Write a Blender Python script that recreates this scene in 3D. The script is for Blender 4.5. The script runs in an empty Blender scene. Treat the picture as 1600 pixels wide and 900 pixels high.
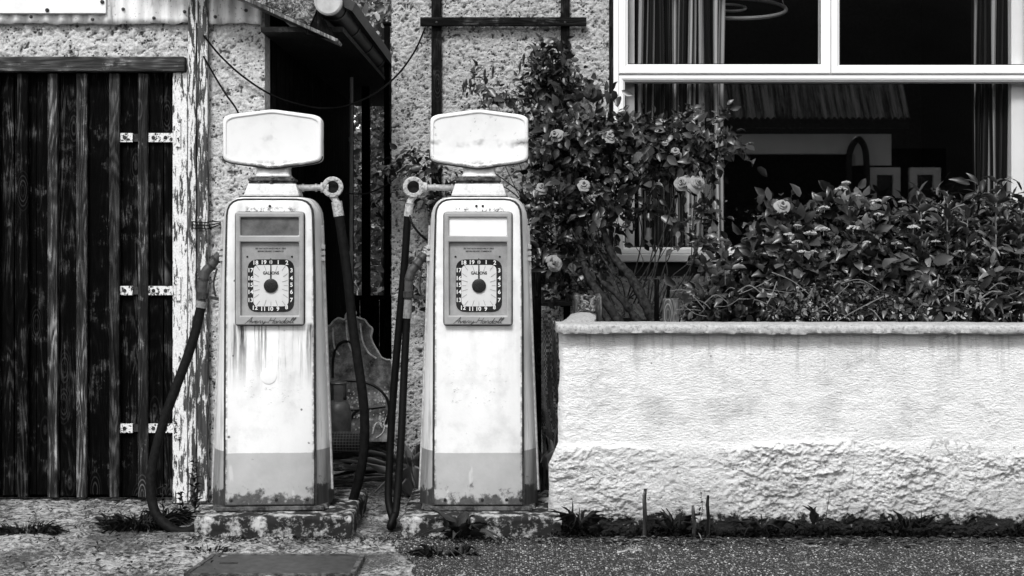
EXPOSURE = 1.12
import bpy, bmesh, math, random
import numpy as np
from mathutils import Vector, Matrix
random.seed(7)
RNG = np.random.default_rng(11)
F, H, VH = 2212.0, 1.5, 355.0          # focal length in pixels, eye height, horizon row (1600 x 900 frame)
SC = bpy.context.scene
COL = SC.collection

def P(u, v, Y):
    """the point at depth Y seen at pixel (u, v) of the photograph (used to measure positions)"""
    return Vector(((u - 800) * Y / F, Y, H - (v - VH) * Y / F))

# ------------------------------------------------------------------ noise
def _hash(ix, iy, iz, seed):
    n = (ix * 374761393 + iy * 668265263 + iz * 2147483647 + seed * 144665) & 0xFFFFFFFF
    n = ((n ^ (n >> 13)) * 1274126177) & 0xFFFFFFFF
    n = (n ^ (n >> 16)) & 0xFFFFFFFF
    return n.astype(np.float64) / 4294967295.0

def vnoise(x, y, z=0.0, seed=0):
    x, y, z = np.broadcast_arrays(np.asarray(x, float), np.asarray(y, float), np.asarray(z, float))
    ix, iy, iz = (np.floor(a).astype(np.int64) for a in (x, y, z))
    fx, fy, fz = x - ix, y - iy, z - iz
    fx, fy, fz = (a * a * a * (a * (a * 6 - 15) + 10) for a in (fx, fy, fz))
    r = 0
    for dx in (0, 1):
        for dy in (0, 1):
            for dz in (0, 1):
                w = (fx if dx else 1 - fx) * (fy if dy else 1 - fy) * (fz if dz else 1 - fz)
                r = r + w * _hash(ix + dx, iy + dy, iz + dz, seed)
    return r * 2 - 1

def fbm(x, y, z=0.0, seed=0, octv=4, gain=.5):
    r, a, f = 0, 1.0, 1.0
    for k in range(octv):
        r = r + a * vnoise(np.asarray(x) * f, np.asarray(y) * f, np.asarray(z) * f, seed + 17 * k)
        a *= gain; f *= 2.03
    return r

# ------------------------------------------------------------------ things, parts
def worldloc(o):
    v = Vector((0, 0, 0))
    while o is not None:
        v = v + o.location; o = o.parent
    return v

def tag(o, label=None, cat=None, group=None, kind=None):
    if label: o['label'] = label
    if cat: o['category'] = cat
    if group: o['group'] = group
    if kind: o['kind'] = kind
    return o

def empty(name, loc, label=None, cat=None, group=None, rz=0):
    o = bpy.data.objects.new(name, None); COL.objects.link(o)
    o.location = loc; o.rotation_euler = (0, 0, rz); o.empty_display_size = .1
    return tag(o, label, cat, group)

def link_mesh(name, me, mat, parent=None, origin=None):
    o = bpy.data.objects.new(name, me); COL.objects.link(o)
    for m in (mat if isinstance(mat, (list, tuple)) else [mat]): me.materials.append(m)
    if parent is not None: o.parent = parent
    if origin is not None: o.location = origin
    return o

class MB:
    """collects shapes; build() links them as ONE mesh object"""
    def __init__(s): s.v, s.f, s.mi, s.tone = [], [], [], []
    def add(s, vs, fs, mi=0, tone=None):
        b = len(s.v); s.v += [tuple(p) for p in vs]
        s.f += [tuple(i + b for i in f) for f in fs]; s.mi += [mi] * len(fs)
        s.tone += [.5 if tone is None else tone] * len(vs)
        return s
    def box(s, a, b, mi=0):
        (x0, y0, z0), (x1, y1, z1) = [min(p, q) for p, q in zip(a, b)], [max(p, q) for p, q in zip(a, b)]
        vs = [(x0,y0,z0),(x1,y0,z0),(x1,y1,z0),(x0,y1,z0),(x0,y0,z1),(x1,y0,z1),(x1,y1,z1),(x0,y1,z1)]
        return s.add(vs, [(0,3,2,1),(4,5,6,7),(0,1,5,4),(1,2,6,5),(2,3,7,6),(3,0,4,7)], mi)
    def beam(s, a, b, w, h, up=(0, 0, 1), mi=0):
        """box along a-b, w wide across, h high along up"""
        a, b = Vector(a), Vector(b); d = (b - a).normalized(); up = Vector(up)
        x = d.cross(up).normalized() * (w / 2); u = x.cross(d).normalized() * (h / 2)
        vs = [a-x-u, a+x-u, a+x+u, a-x+u, b-x-u, b+x-u, b+x+u, b-x+u]
        return s.add(vs, [(0,3,2,1),(4,5,6,7),(0,1,5,4),(1,2,6,5),(2,3,7,6),(3,0,4,7)], mi)
    def prism(s, pts, y0, y1, mi=0, bevel=0):
        """outline in x-z (list of (x, z)), front at y0, back at y1; bevel shrinks the front ring"""
        n = len(pts); vs, fs = [], []
        def ring(y, off):
            out = []
            for i in range(n):
                p, a, b = Vector(pts[i]), Vector(pts[i - 1]), Vector(pts[(i + 1) % n])
                d = ((p - a).normalized() + (b - p).normalized()).normalized()
                nrm = Vector((-d.y, d.x)); out.append((p.x + nrm.x * off, y, p.y + nrm.y * off))
            return out
        area = sum(pts[i-1][0]*pts[i][1] - pts[i][0]*pts[i-1][1] for i in range(n))
        sg = 1 if area > 0 else -1
        if bevel:
            rings = [ring(y0, sg*bevel), ring(y0 + bevel*.3, sg*bevel*.35), ring(y0 + bevel, 0), ring(y1, 0)]
        else: rings = [ring(y0, 0), ring(y1, 0)]
        for r in rings: vs += r
        for k in range(len(rings) - 1):
            for i in range(n):
                j = (i + 1) % n; a, b = k*n, (k+1)*n
                q = (a+i, a+j, b+j, b+i); fs.append(q[::-1] if sg < 0 else q)
        fr = tuple(range(n)); bk = tuple((len(rings)-1)*n + i for i in range(n))
        fs.append(fr[::-1] if sg > 0 else fr); fs.append(bk if sg > 0 else bk[::-1])
        # fix orientation: front should face -y
        return s.add(vs, [f for f in fs], mi)
    def tube(s, pts, r, n=8, mi=0, caps=True, tone=None):
        pts = [Vector(p) for p in pts]; m = len(pts)
        rs = r if isinstance(r, (list, tuple)) else [r] * m
        vs, fs = [], []; ref = None
        for i in range(m):
            d = (pts[min(i+1, m-1)] - pts[max(i-1, 0)])
            d = d.normalized() if d.length > 1e-9 else Vector((0,0,1))
            if ref is None: ref = d.orthogonal().normalized()
            ref = (ref - d * ref.dot(d))
            ref = ref.normalized() if ref.length > 1e-6 else d.orthogonal().normalized()
            b = d.cross(ref)
            for k in range(n):
                a = 2*math.pi*k/n
                vs.append(pts[i] + (ref*math.cos(a) + b*math.sin(a)) * rs[i])
        for i in range(m-1):
            for k in range(n):
                k2 = (k+1) % n
                fs.append((i*n+k, i*n+k2, (i+1)*n+k2, (i+1)*n+k))
        if caps:
            fs.append(tuple(range(n))[::-1]); fs.append(tuple((m-1)*n + k for k in range(n)))
        return s.add(vs, fs, mi, tone)
    def lathe(s, prof, c, axis='Z', n=24, mi=0):
        """prof = [(radius, distance along axis)]"""
        vs, fs = [], []; c = Vector(c)
        for r, h in prof:
            for k in range(n):
                a = 2*math.pi*k/n; p, q = r*math.cos(a), r*math.sin(a)
                vs.append(c + (Vector((p, q, h)) if axis == 'Z' else Vector((p, h, -q)) if axis == 'Y' else Vector((h, p, q))))
        for i in range(len(prof)-1):
            for k in range(n):
                k2 = (k+1) % n; fs.append((i*n+k, i*n+k2, (i+1)*n+k2, (i+1)*n+k))
        fs.append(tuple(range(n))[::-1]); fs.append(tuple((len(prof)-1)*n+k for k in range(n)))
        return s.add(vs, fs, mi)
    def loft(s, rings, mi=0, caps=True):
        n = len(rings[0]); vs = [p for r in rings for p in r]; fs = []
        for i in range(len(rings)-1):
            for k in range(n):
                k2 = (k+1) % n; fs.append((i*n+k, i*n+k2, (i+1)*n+k2, (i+1)*n+k))
        if caps:
            fs.append(tuple(range(n))[::-1]); fs.append(tuple((len(rings)-1)*n+k for k in range(n)))
        return s.add(vs, fs, mi)
    def build(s, name, mat, parent=None, smooth=False, bevel=0, local=False, origin=None, recalc=True, angle=40):
        off = Vector((0,0,0))
        if not local:
            if parent is not None: off = worldloc(parent)
            elif origin is not None: off = Vector(origin)
        me = bpy.data.meshes.new(name)
        me.from_pydata([(p[0]-off.x, p[1]-off.y, p[2]-off.z) for p in s.v], [], s.f)
        if len(set(s.mi)) > 1: me.polygons.foreach_set('material_index', s.mi)
        if recalc:
            bm = bmesh.new(); bm.from_mesh(me); bmesh.ops.recalc_face_normals(bm, faces=bm.faces); bm.to_mesh(me); bm.free()
        if len(set(s.tone)) > 1:
            at = me.attributes.new('tone', 'FLOAT', 'POINT'); at.data.foreach_set('value', s.tone)
        if smooth:
            me.polygons.foreach_set('use_smooth', [True]*len(me.polygons))
            if angle: me.set_sharp_from_angle(angle=math.radians(angle))
        me.update()
        o = link_mesh(name, me, mat, parent, off if (parent is None and origin is not None and not local) else None)
        if bevel:
            b = o.modifiers.new('edge', 'BEVEL'); b.width = bevel; b.segments = 2; b.limit_method = 'ANGLE'; b.angle_limit = math.radians(35)
        return o

def smooth_path(pts, n=8):
    """Catmull-Rom through pts"""
    pts = [Vector(p) for p in pts]; out = []
    for i in range(len(pts)-1):
        p0, p1, p2, p3 = pts[max(i-1,0)], pts[i], pts[i+1], pts[min(i+2, len(pts)-1)]
        for k in range(n):
            t = k/n
            out.append(.5*((2*p1) + (p2-p0)*t + (2*p0-5*p1+4*p2-p3)*t*t + (3*p1-p0-3*p2+p3)*t**3))
    out.append(pts[-1]); return out

def round_poly(pts, r, n=4):
    """outline with each corner rounded; r a number or one per corner"""
    out = []; m = len(pts)
    for i in range(m):
        p, a, b = Vector(pts[i]), Vector(pts[i-1]), Vector(pts[(i+1) % m]); rr = r[i] if isinstance(r, (list, tuple)) else r
        rr = min(rr, (a-p).length*.48, (b-p).length*.48)
        p0, p1 = p + (a-p).normalized()*rr, p + (b-p).normalized()*rr
        for k in range(n+1):
            t = k/n; q = p0*(1-t)**2 + p*2*t*(1-t) + p1*t*t
            out.append((q.x, q.y))
    return out

def grid_mesh(name, xs, zs, pos, mat, parent=None, origin=None, attr=None, keep=None, smooth=True):
    """displaced sheet: pos(X, Z) -> (x, y, z) arrays"""
    X, Z = np.meshgrid(xs, zs); x, y, z = pos(X, Z); nx, nz = len(xs), len(zs)
    off = worldloc(parent) if parent is not None else Vector(origin or (0,0,0))
    co = np.stack([x - off.x, y - off.y, z - off.z], -1).reshape(-1, 3)
    i = np.arange(nx*nz).reshape(nz, nx)
    q = np.stack([i[:-1,:-1], i[:-1,1:], i[1:,1:], i[1:,:-1]], -1)
    if keep is not None:
        cx, cz = (X[:-1,:-1]+X[1:,1:])/2, (Z[:-1,:-1]+Z[1:,1:])/2
        q = q[keep(cx, cz)]
    q = q.reshape(-1, 4); me = bpy.data.meshes.new(name)
    me.vertices.add(len(co)); me.vertices.foreach_set('co', co.ravel())
    me.loops.add(q.size); me.loops.foreach_set('vertex_index', q.ravel())
    me.polygons.add(len(q)); me.polygons.foreach_set('loop_start', np.arange(len(q))*4)
    me.polygons.foreach_set('loop_total', np.full(len(q), 4))
    if attr is not None:
        a = me.attributes.new('cavity', 'FLOAT', 'POINT'); a.data.foreach_set('value', attr(X, Z).ravel())
    me.update(calc_edges=True); me.validate()
    if smooth: me.polygons.foreach_set('use_smooth', [True]*len(me.polygons))
    return link_mesh(name, me, mat, parent, off if parent is None and origin is not None else None)

# ------------------------------------------------------------------ materials
class NM:
    def __init__(s, name, rough=.7, spec=.3, metal=0.0):
        s.m = bpy.data.materials.new(name); s.m.use_nodes = True; s.t = s.m.node_tree
        s.b = s.t.nodes['Principled BSDF']; s.out = s.t.nodes['Material Output']
        s.b.inputs['Roughness'].default_value = rough; s.b.inputs['Specular IOR Level'].default_value = spec
        s.b.inputs['Metallic'].default_value = metal
    def n(s, typ, **kw):
        nd = s.t.nodes.new(typ)
        for k, v in kw.items():
            if hasattr(nd, k) and k not in nd.inputs: setattr(nd, k, v)
            else: s.set(nd.inputs[k.replace('_', ' ') if k not in nd.inputs else k], v)
        return nd
    def set(s, sock, v):
        if isinstance(v, bpy.types.NodeSocket): s.t.links.new(v, sock)
        elif sock.type == 'RGBA' and isinstance(v, (int, float)): sock.default_value = (v, v, v, 1)
        else: sock.default_value = v
    def coord(s, scale=(1,1,1), kind='Object', loc=(0,0,0)):
        c = s.n('ShaderNodeTexCoord'); mp = s.n('ShaderNodeMapping'); s.t.links.new(c.outputs[kind], mp.inputs['Vector'])
        mp.inputs['Scale'].default_value = scale; mp.inputs['Location'].default_value = loc
        return mp.outputs['Vector']
    def noise(s, vec, scale, detail=4, rough=.6, distort=0):
        nd = s.n('ShaderNodeTexNoise', Vector=vec); nd.inputs['Scale'].default_value = scale
        nd.inputs['Detail'].default_value = detail; nd.inputs['Roughness'].default_value = rough; nd.inputs['Distortion'].default_value = distort
        return nd.outputs['Fac']
    def voro(s, vec, scale, out='Distance', feature='F1'):
        nd = s.n('ShaderNodeTexVoronoi', Vector=vec); nd.feature = feature; nd.inputs['Scale'].default_value = scale
        return nd.outputs[out]
    def ramp(s, fac, *stops):
        nd = s.n('ShaderNodeValToRGB'); s.set(nd.inputs['Fac'], fac); e = nd.color_ramp.elements
        while len(e) < len(stops): e.new(.5)
        for k, (p, v) in enumerate(stops): e[k].position = p; e[k].color = (v, v, v, 1)
        return nd.outputs['Color']
    def math(s, op, a, b=0.0, clamp=False):
        nd = s.n('ShaderNodeMath', operation=op, use_clamp=clamp); s.set(nd.inputs[0], a); s.set(nd.inputs[1], b); return nd.outputs[0]
    def mix(s, fac, a, b):
        nd = s.n('ShaderNodeMix', data_type='RGBA'); s.set(nd.inputs[0], fac); s.set(nd.inputs[6], a); s.set(nd.inputs[7], b); return nd.outputs[2]
    def range(s, v, a, b, lo=0, hi=1):
        nd = s.n('ShaderNodeMapRange'); s.set(nd.inputs['Value'], v)
        for k, x in zip(('From Min','From Max','To Min','To Max'), (a, b, lo, hi)): nd.inputs[k].default_value = x
        return nd.outputs['Result']
    def xyz(s, kind='Object'):
        c = s.n('ShaderNodeTexCoord'); nd = s.n('ShaderNodeSeparateXYZ'); s.t.links.new(c.outputs[kind], nd.inputs[0]); return nd.outputs
    def attr(s, name):
        nd = s.n('ShaderNodeAttribute', attribute_name=name); return nd.outputs['Fac']
    def rnd(s): return s.n('ShaderNodeObjectInfo').outputs['Random']
    def bump(s, h, strength=.5, dist=.01):
        nd = s.n('ShaderNodeBump'); s.set(nd.inputs['Height'], h); nd.inputs['Strength'].default_value = strength; nd.inputs['Distance'].default_value = dist
        s.t.links.new(nd.outputs['Normal'], s.b.inputs['Normal'])
    def col(s, c): s.set(s.b.inputs['Base Color'], c); return s
    def rough(s, c): s.set(s.b.inputs['Roughness'], c); return s

M = {}
def plain(name, c, rough=.6, spec=.3, metal=0, var=.35, scale=30, bump=.15):
    k = NM(name, rough, spec, metal); v = k.coord(); f = k.noise(v, scale, 5, .65)
    k.col(k.ramp(f, (.3, c*(1-var)), (.7, min(.92, c*(1+var))))); k.bump(f, bump, .004); M[name] = k.m; return k.m

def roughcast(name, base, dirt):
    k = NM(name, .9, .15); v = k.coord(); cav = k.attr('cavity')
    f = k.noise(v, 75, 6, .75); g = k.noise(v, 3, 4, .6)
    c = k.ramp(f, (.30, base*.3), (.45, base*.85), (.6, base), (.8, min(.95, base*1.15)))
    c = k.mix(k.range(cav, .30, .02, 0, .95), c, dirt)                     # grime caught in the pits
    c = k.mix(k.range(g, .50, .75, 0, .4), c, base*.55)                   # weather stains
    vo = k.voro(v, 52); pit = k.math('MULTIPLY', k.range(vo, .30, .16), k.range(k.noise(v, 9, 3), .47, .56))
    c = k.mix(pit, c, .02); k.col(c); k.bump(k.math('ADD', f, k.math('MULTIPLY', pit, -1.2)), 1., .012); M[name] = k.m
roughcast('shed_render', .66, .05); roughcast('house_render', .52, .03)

def planter_paint():
    k = NM('planter_paint', .8, .25); v = k.coord(); cav = k.attr('cavity')
    f = k.noise(k.coord((1,1,2.2)), 45, 6, .7); g = k.noise(k.coord((1,1,.45)), 5, 4, .6); t = k.noise(k.coord((1,1,.08)), 22, 3, .6)
    c = k.ramp(f, (.26, .5), (.38, .78), (.7, .86))
    z = k.xyz()[2]
    c = k.mix(k.range(cav, .30, .04, 0, .9), c, .04)
    c = k.mix(k.range(g, .54, .78, 0, .35), c, .4)
    drip = k.math('MULTIPLY', k.range(t, .53, .68), k.range(z, .70, .99)); c = k.mix(k.math('MULTIPLY', drip, .55), c, .14)
    vo = k.voro(v, 13); chip = k.math('MULTIPLY', k.range(vo, .10, .05), k.range(k.noise(v, 3, 2), .55, .62)); c = k.mix(chip, c, .06)
    s1 = k.noise(k.coord((34,34,110)), 1, 5, .72, .6); s2 = k.noise(k.coord((1,1,1.3)), 55, 5, .75, .8); reg = k.noise(v, 4, 4, .65)
    low = k.range(z, .45, .40); c = k.mix(k.math('MULTIPLY', low, .7), c, .86); cloud = k.math('MULTIPLY', k.range(k.noise(k.coord((1.6,1,2.4), loc=(3,0,1)), 2.2, 6, .68), .50, .68), k.range(z, .40, .46)); c = k.mix(k.math('MULTIPLY', cloud, .5), c, .30)
    q = k.n('ShaderNodeVectorMath', operation='ADD'); k.set(q.inputs[0], v); dn = k.n('ShaderNodeTexNoise', Vector=v); dn.inputs['Scale'].default_value = 7; dn.inputs['Detail'].default_value = 5; sc_ = k.n('ShaderNodeVectorMath', operation='SCALE'); k.set(sc_.inputs[0], dn.outputs['Color']); sc_.inputs['Scale'].default_value = .14; k.set(q.inputs[1], sc_.outputs[0]); ck = k.voro(q.outputs[0], 1.15, feature='DISTANCE_TO_EDGE'); crack = k.math('MULTIPLY', k.range(ck, .0045, .0015), k.range(k.noise(v, 1.7, 3), .53, .60)); c = k.mix(k.math('MULTIPLY', crack, .5), c, .08)
    spl = k.math('MULTIPLY', k.range(k.math('ADD', z, k.math('MULTIPLY', k.noise(v, 6, 5, .7), -.5)), .02, -.14), .4); c = k.mix(spl, c, .22)
    thin = k.math('MULTIPLY', k.range(s1, .645, .69), k.range(reg, .47, .58)); c = k.mix(k.math('MULTIPLY', thin, .75), c, .12)
    crust_shade = k.math('MULTIPLY', k.math('MULTIPLY', k.range(s2, .42, .36), low), k.range(reg, .40, .54)); c = k.mix(k.math('MULTIPLY', crust_shade, .9), c, .03)  # dark pits, with the thin shadows of the cracks painted into the colour
    moss = k.range(k.math('ADD', z, k.math('MULTIPLY', k.noise(v, 14, 5, .7), -.26)), -.06, -.035, 1, 0); c = k.mix(moss, c, .018)
    k.col(c); k.bump(k.math('ADD', k.math('ADD', f, k.math('MULTIPLY', k.math('MULTIPLY', s2, low), 1.8)), k.math('MULTIPLY', k.noise(v, 150, 3), .5)), 1.0, .012); M['planter_paint'] = k.m
planter_paint()

def coping_paint():
    k = NM('coping_paint', .85, .2); v = k.coord(); f = k.noise(v, 70, 5, .75); g = k.noise(v, 14, 4, .6)
    c = k.ramp(f, (.30, .10), (.46, .36), (.7, .52)); c = k.mix(k.range(g, .5, .72, 0, .5), c, .26); k.col(c); k.bump(f, .8, .006); M['coping_paint'] = k.m
coping_paint()

def wood(name, dark, light, gx=26, contrast=1, spec=.2, axis='Z', knots=True):
    k = NM(name, .75, spec); r = k.rnd(); sc = {'Z': (gx, gx, 1.5), 'X': (.9, gx, gx), 'Y': (gx, .9, gx)}[axis]
    o = k.n('ShaderNodeVectorMath', operation='ADD'); k.set(o.inputs[0], k.coord((1,1,1)))
    cb = k.n('ShaderNodeCombineXYZ'); k.set(cb.inputs[0], k.math('MULTIPLY', r, 7.3)); k.set(cb.inputs[2], k.math('MULTIPLY', r, 31.0)); k.set(o.inputs[1], cb.outputs[0])
    mp = k.n('ShaderNodeMapping'); k.set(mp.inputs['Vector'], o.outputs[0]); mp.inputs['Scale'].default_value = sc
    lo = k.noise(o.outputs[0], 3.5, 3, .6)
    g = k.noise(mp.outputs[0], 2.2, 8, .72, 2.4); h = k.noise(mp.outputs[0], .7, 3, .5, .6)
    mq = k.n('ShaderNodeMapping'); k.set(mq.inputs['Vector'], o.outputs[0]); mq.inputs['Scale'].default_value = {'Z': (9, 9, 1.1), 'X': (1.1, 9, 9), 'Y': (9, 1.1, 9)}[axis]
    ct = k.noise(mq.outputs[0], 1.0, 2.5, .45, .3); line = k.math('SINE', k.math('ADD', k.math('MULTIPLY', ct, 95.0), k.math('MULTIPLY', g, 5.0)))   # growth rings as contour lines
    a = k.math('ADD', k.math('MULTIPLY', g, .52), k.math('MULTIPLY', h, .22)); a = k.math('ADD', a, k.math('MULTIPLY', lo, .42)); a = k.math('ADD', a, k.math('MULTIPLY', line, .045))
    a = k.math('ADD', a, k.math('MULTIPLY', r, .10))
    if axis == 'Z': a = k.math('ADD', a, k.math('MULTIPLY', k.math('SUBTRACT', k.noise(k.coord((8.3, .01, .01)), 1, 1), .5), .30))
    c = k.ramp(a, (.55, dark*.3), (.66, dark), (.76, light), (.88, min(1, light*3)))
    if knots:
        mk = k.n('ShaderNodeMapping'); k.set(mk.inputs['Vector'], o.outputs[0]); mk.inputs['Scale'].default_value = (9, 9, 3.0) if axis == 'Z' else (3, 9, 9)
        vo = k.voro(mk.outputs[0], .9); kn = k.range(vo, .16, .05)
        rg = k.math('SINE', k.math('MULTIPLY', vo, 90)); ring = k.math('MULTIPLY', k.range(vo, .34, .14), k.range(rg, .2, .9))
        c = k.mix(k.math('MULTIPLY', ring, .55), c, light*1.1); c = k.mix(kn, c, dark*.35)
    scf = k.math('MULTIPLY', k.range(k.noise(o.outputs[0], 7, 5, .7), .56, .70), k.range(g, .48, .6)); c = k.mix(k.math('MULTIPLY', scf, .7), c, min(.6, light*4))
    nl = k.range(k.voro(o.outputs[0], 5.5), .055, .035); c = k.mix(nl, c, .002)
    k.col(c); k.bump(k.math('ADD', g, k.math('MULTIPLY', line, .08)), .55*contrast, .006); M[name] = k.m; return k.m
wood('plank_wood', .0035, .042, spec=.04, contrast=1.6); wood('batten_wood', .035, .2, 34, spec=.06, contrast=1.4); wood('lintel_wood', .05, .16, 34, axis='X'); wood('trellis_wood', .010, .04, 30, spec=.05)
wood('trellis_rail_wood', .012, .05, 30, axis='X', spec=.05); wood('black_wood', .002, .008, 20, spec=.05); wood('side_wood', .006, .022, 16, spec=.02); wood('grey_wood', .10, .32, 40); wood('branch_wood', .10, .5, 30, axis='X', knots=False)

def peeling(name, lo, hi, paint=.72, under=.03, sx=30, sz=3.0):
    k = NM(name, .7, .3); v = k.coord((sx, sx, sz)); f = k.noise(v, 1, 6, .68, .4); e = k.noise(k.coord(), 120, 3)
    d = k.noise(k.coord((1,1,.4)), 4, 3)
    m = k.range(k.math('ADD', k.math('ADD', f, k.math('MULTIPLY', e, .10)), k.math('MULTIPLY', d, .25)), lo, hi)
    gr = k.noise(k.coord((70,70,2.5)), 1, 5, .7)
    c = k.mix(m, k.ramp(gr, (.3, under*.3), (.7, under*2.2)), k.ramp(e, (.3, paint*.75), (.6, paint)))
    k.col(c); k.bump(k.math('ADD', m, k.math('MULTIPLY', gr, .3)), .6, .004); M[name] = k.m
peeling('peeling_jamb', .615, .65, .72, .045, 50, 10); peeling('peeling_post', .69, .73, .66, .035, 46, 6); peeling('peeling_trim', .655, .69, .68, .035, 46, 6); peeling('hinge_paint', .60, .64, .72, .015, 60, 60)

def enamel(name, drip, dirt, band=None, seed=0.0):
    """white stove enamel in pump-local coordinates; band = height of the grey painted foot"""
    k = NM(name, .32, .5); v = k.coord((1,1,1), loc=(seed, 0, seed)); x, y, z = k.xyz()
    f = k.noise(v, 7, 5, .6); fine = k.noise(v, 60, 4, .7)
    c = k.ramp(f, (.3, .56), (.5, .72), (.75, .77))
    if band:
        zz = k.math('ADD', z, k.math('ADD', k.math('MULTIPLY', k.noise(v, 4, 2), .012), k.math('MULTIPLY', fine, .004)))
        c = k.mix(k.range(zz, band+.009, band+.0065), c, k.ramp(f, (.3, .36), (.7, .46)))
        sc = k.math('MULTIPLY', k.range(k.noise(k.coord((14,14,3), loc=(seed,0,0)), 1, 3), .68, .72), k.range(z, band, band-.01)); c = k.mix(k.math('MULTIPLY', sc, .5), c, .6)
    # vertical rust runs below the dial
    st = k.noise(k.coord((42,42,1.6), loc=(seed,0,0)), 1, 5, .7)
    run = k.math('MULTIPLY', k.range(st, .475, .60), k.math('MULTIPLY', k.range(z, .60, .86), k.range(z, .93, .915)))
    c = k.mix(k.math('MULTIPLY', run, drip, True), c, .03)
    soft = k.math('MULTIPLY', k.range(k.noise(k.coord((5,5,1.4), loc=(seed,0,0)), 1, 4), .5, .7), k.range(z, .35, .85)); c = k.mix(k.math('MULTIPLY', soft, dirt), c, .3)
    # rust creeping up from the foot, and chips
    ru = k.range(k.math('SUBTRACT', k.math('MULTIPLY', k.noise(v, 16, 6, .7), .36), z), .085, .125); c = k.mix(k.math('MULTIPLY', ru, .9 if band else 0), c, k.ramp(fine, (.3, .012), (.7, .07)))
    vo = k.voro(v, 17); vo = k.math('ADD', vo, k.math('MULTIPLY', k.noise(v, 70, 3, .7), .22)); chip = k.math('MULTIPLY', k.range(vo, .24, .20), k.range(k.noise(v, 4, 2), .53, .58)); c = k.mix(k.math('MULTIPLY', chip, .85), c, .05)
    sp = k.math('MULTIPLY', k.range(k.noise(v, 26, 5, .75), .66, .70), k.range(k.noise(v, 2.5, 2), .5, .62)); c = k.mix(k.math('MULTIPLY', sp, .5*dirt+.1), c, .12)
    # bare metal rubbed along the top of the dial surround, scuffs on the lower panel
    ab = k.math('ABSOLUTE', x); rub = k.math('MULTIPLY', k.math('MULTIPLY', k.range(k.noise(v, 38, 6, .75), .47, .57), k.range(ab, .16, .10)), k.math('MULTIPLY', k.range(z, 1.505, 1.488), k.range(z, 1.468, 1.473))); c = k.mix(k.math('MULTIPLY', rub, .9), c, .02)
    sc2 = k.math('MULTIPLY', k.math('MULTIPLY', k.range(k.noise(k.coord((34,34,60), loc=(seed,0,seed)), 1, 5, .75), .60, .66), k.range(ab, .17, .12)), k.math('MULTIPLY', k.range(z, .50, .53), k.range(z, .74, .66))); c = k.mix(k.math('MULTIPLY', sc2, .55), c, .12)
    ed = k.math('MULTIPLY', k.range(k.noise(v, 30, 5, .7), .44, .54), k.range(ab, .203, .217)); c = k.mix(k.math('MULTIPLY', ed, .85), c, .03)
    k.col(c); k.rough(k.ramp(f, (.3, .45), (.7, .28))); k.bump(k.math('ADD', k.math('MULTIPLY', fine, .15), k.noise(v, 3.2, 2, .4)), .22, .03); M[name] = k.m
enamel('enamel_streaked', 1.0, .7, .285); enamel('enamel_clean', .05, .38, .285, 3.7)

def side_paint(name, seed):
    k = NM(name, .45, .4); v = k.coord(loc=(seed,0,0)); x, y, z = k.xyz(); f = k.noise(k.coord((8,8,2), loc=(seed,0,0)), 1, 5, .65)
    c = k.ramp(f, (.32, .3), (.42, .64), (.7, .8)); c = k.mix(k.range(z, .292, .289), c, k.ramp(f, (.3, .16), (.7, .34)))
    ru = k.range(k.math('SUBTRACT', k.math('MULTIPLY', k.noise(v, 13, 6, .7), .44), z), .09, .13); c = k.mix(ru, c, .03)
    gr = k.range(k.noise(k.coord((24,24,1.6), loc=(2,1,0)), 1, 6, .72), .52, .66); c = k.mix(k.math('MULTIPLY', gr, .6), c, .09)
    k.col(c); k.bump(f, .1, .003); M[name] = k.m
side_paint('side_paint', 0.)

def globe_paint(name, seed, band):
    k = NM(name, .3, .5); v = k.coord(loc=(seed,0,seed)); x, y, z = k.xyz(); f = k.noise(v, 9, 5, .62)
    c = k.ramp(f, (.3, .65), (.5, .72), (.7, .74))
    wav = k.math('ADD', z, k.math('MULTIPLY', k.noise(v, 14, 4, .6), .07))
    line = k.math('MULTIPLY', k.range(wav, band-.012, band+.004), k.range(wav, band+.03, band+.005)); line = k.math('MULTIPLY', line, k.range(k.noise(v, 6, 3), .45, .62))
    c = k.mix(k.math('MULTIPLY', line, .95), c, .10)
    sp = k.math('MULTIPLY', k.range(k.noise(v, 30, 4, .7), .60, .68), k.range(k.noise(v, 6, 2), .52, .62)); c = k.mix(k.math('MULTIPLY', sp, .85), c, .08)
    ed = k.math('MULTIPLY', k.range(z, 1.74, 1.705), k.range(k.noise(v, 24, 5, .7), .44, .56)); c = k.mix(k.math('MULTIPLY', ed, .8), c, .05)
    k.col(c); M[name] = k.m
globe_paint('globe_faded', 1.3, 1.86); globe_paint('globe_stained', 5.1, 1.845)

def rusty(name, c1, c2, scale=25, metal=0, rough=.7, lo=.42, hi=.6):
    k = NM(name, rough, .4, metal); v = k.coord(); f = k.noise(v, scale, 6, .72); k.col(k.ramp(f, (lo, c1), (hi, c2))); k.bump(f, .4, .004); M[name] = k.m
rusty('rust', .012, .10); rusty('rusty_paint', .05, .6, 30, 0, .55, .36, .5); rusty('alloy', .30, .46, 40, 0, .4); rusty('bezel_paint', .25, .33, 12, 0, .42, .35, .65); rusty('dark_rust', .006, .035)
rusty('plinth_concrete', .007, .40, 11, 0, .9, .485, .60); rusty('ferrule', .08, .22, 70, 0, .45, .3, .6); rusty('fitting', .16, .5, 60, 0, .45)
plain('hose_rubber', .003, .55, .10, 0, .5, 60); plain('hose_grey', .0065, .65, .08, 0, .6, 50, .5); plain('black_glass', .006, .12, .5, var=.1); plain('window_strip', .10, .2, .5, var=.5, scale=14); plain('white_strip', .78, .3, .5, var=.06, scale=8)
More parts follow.
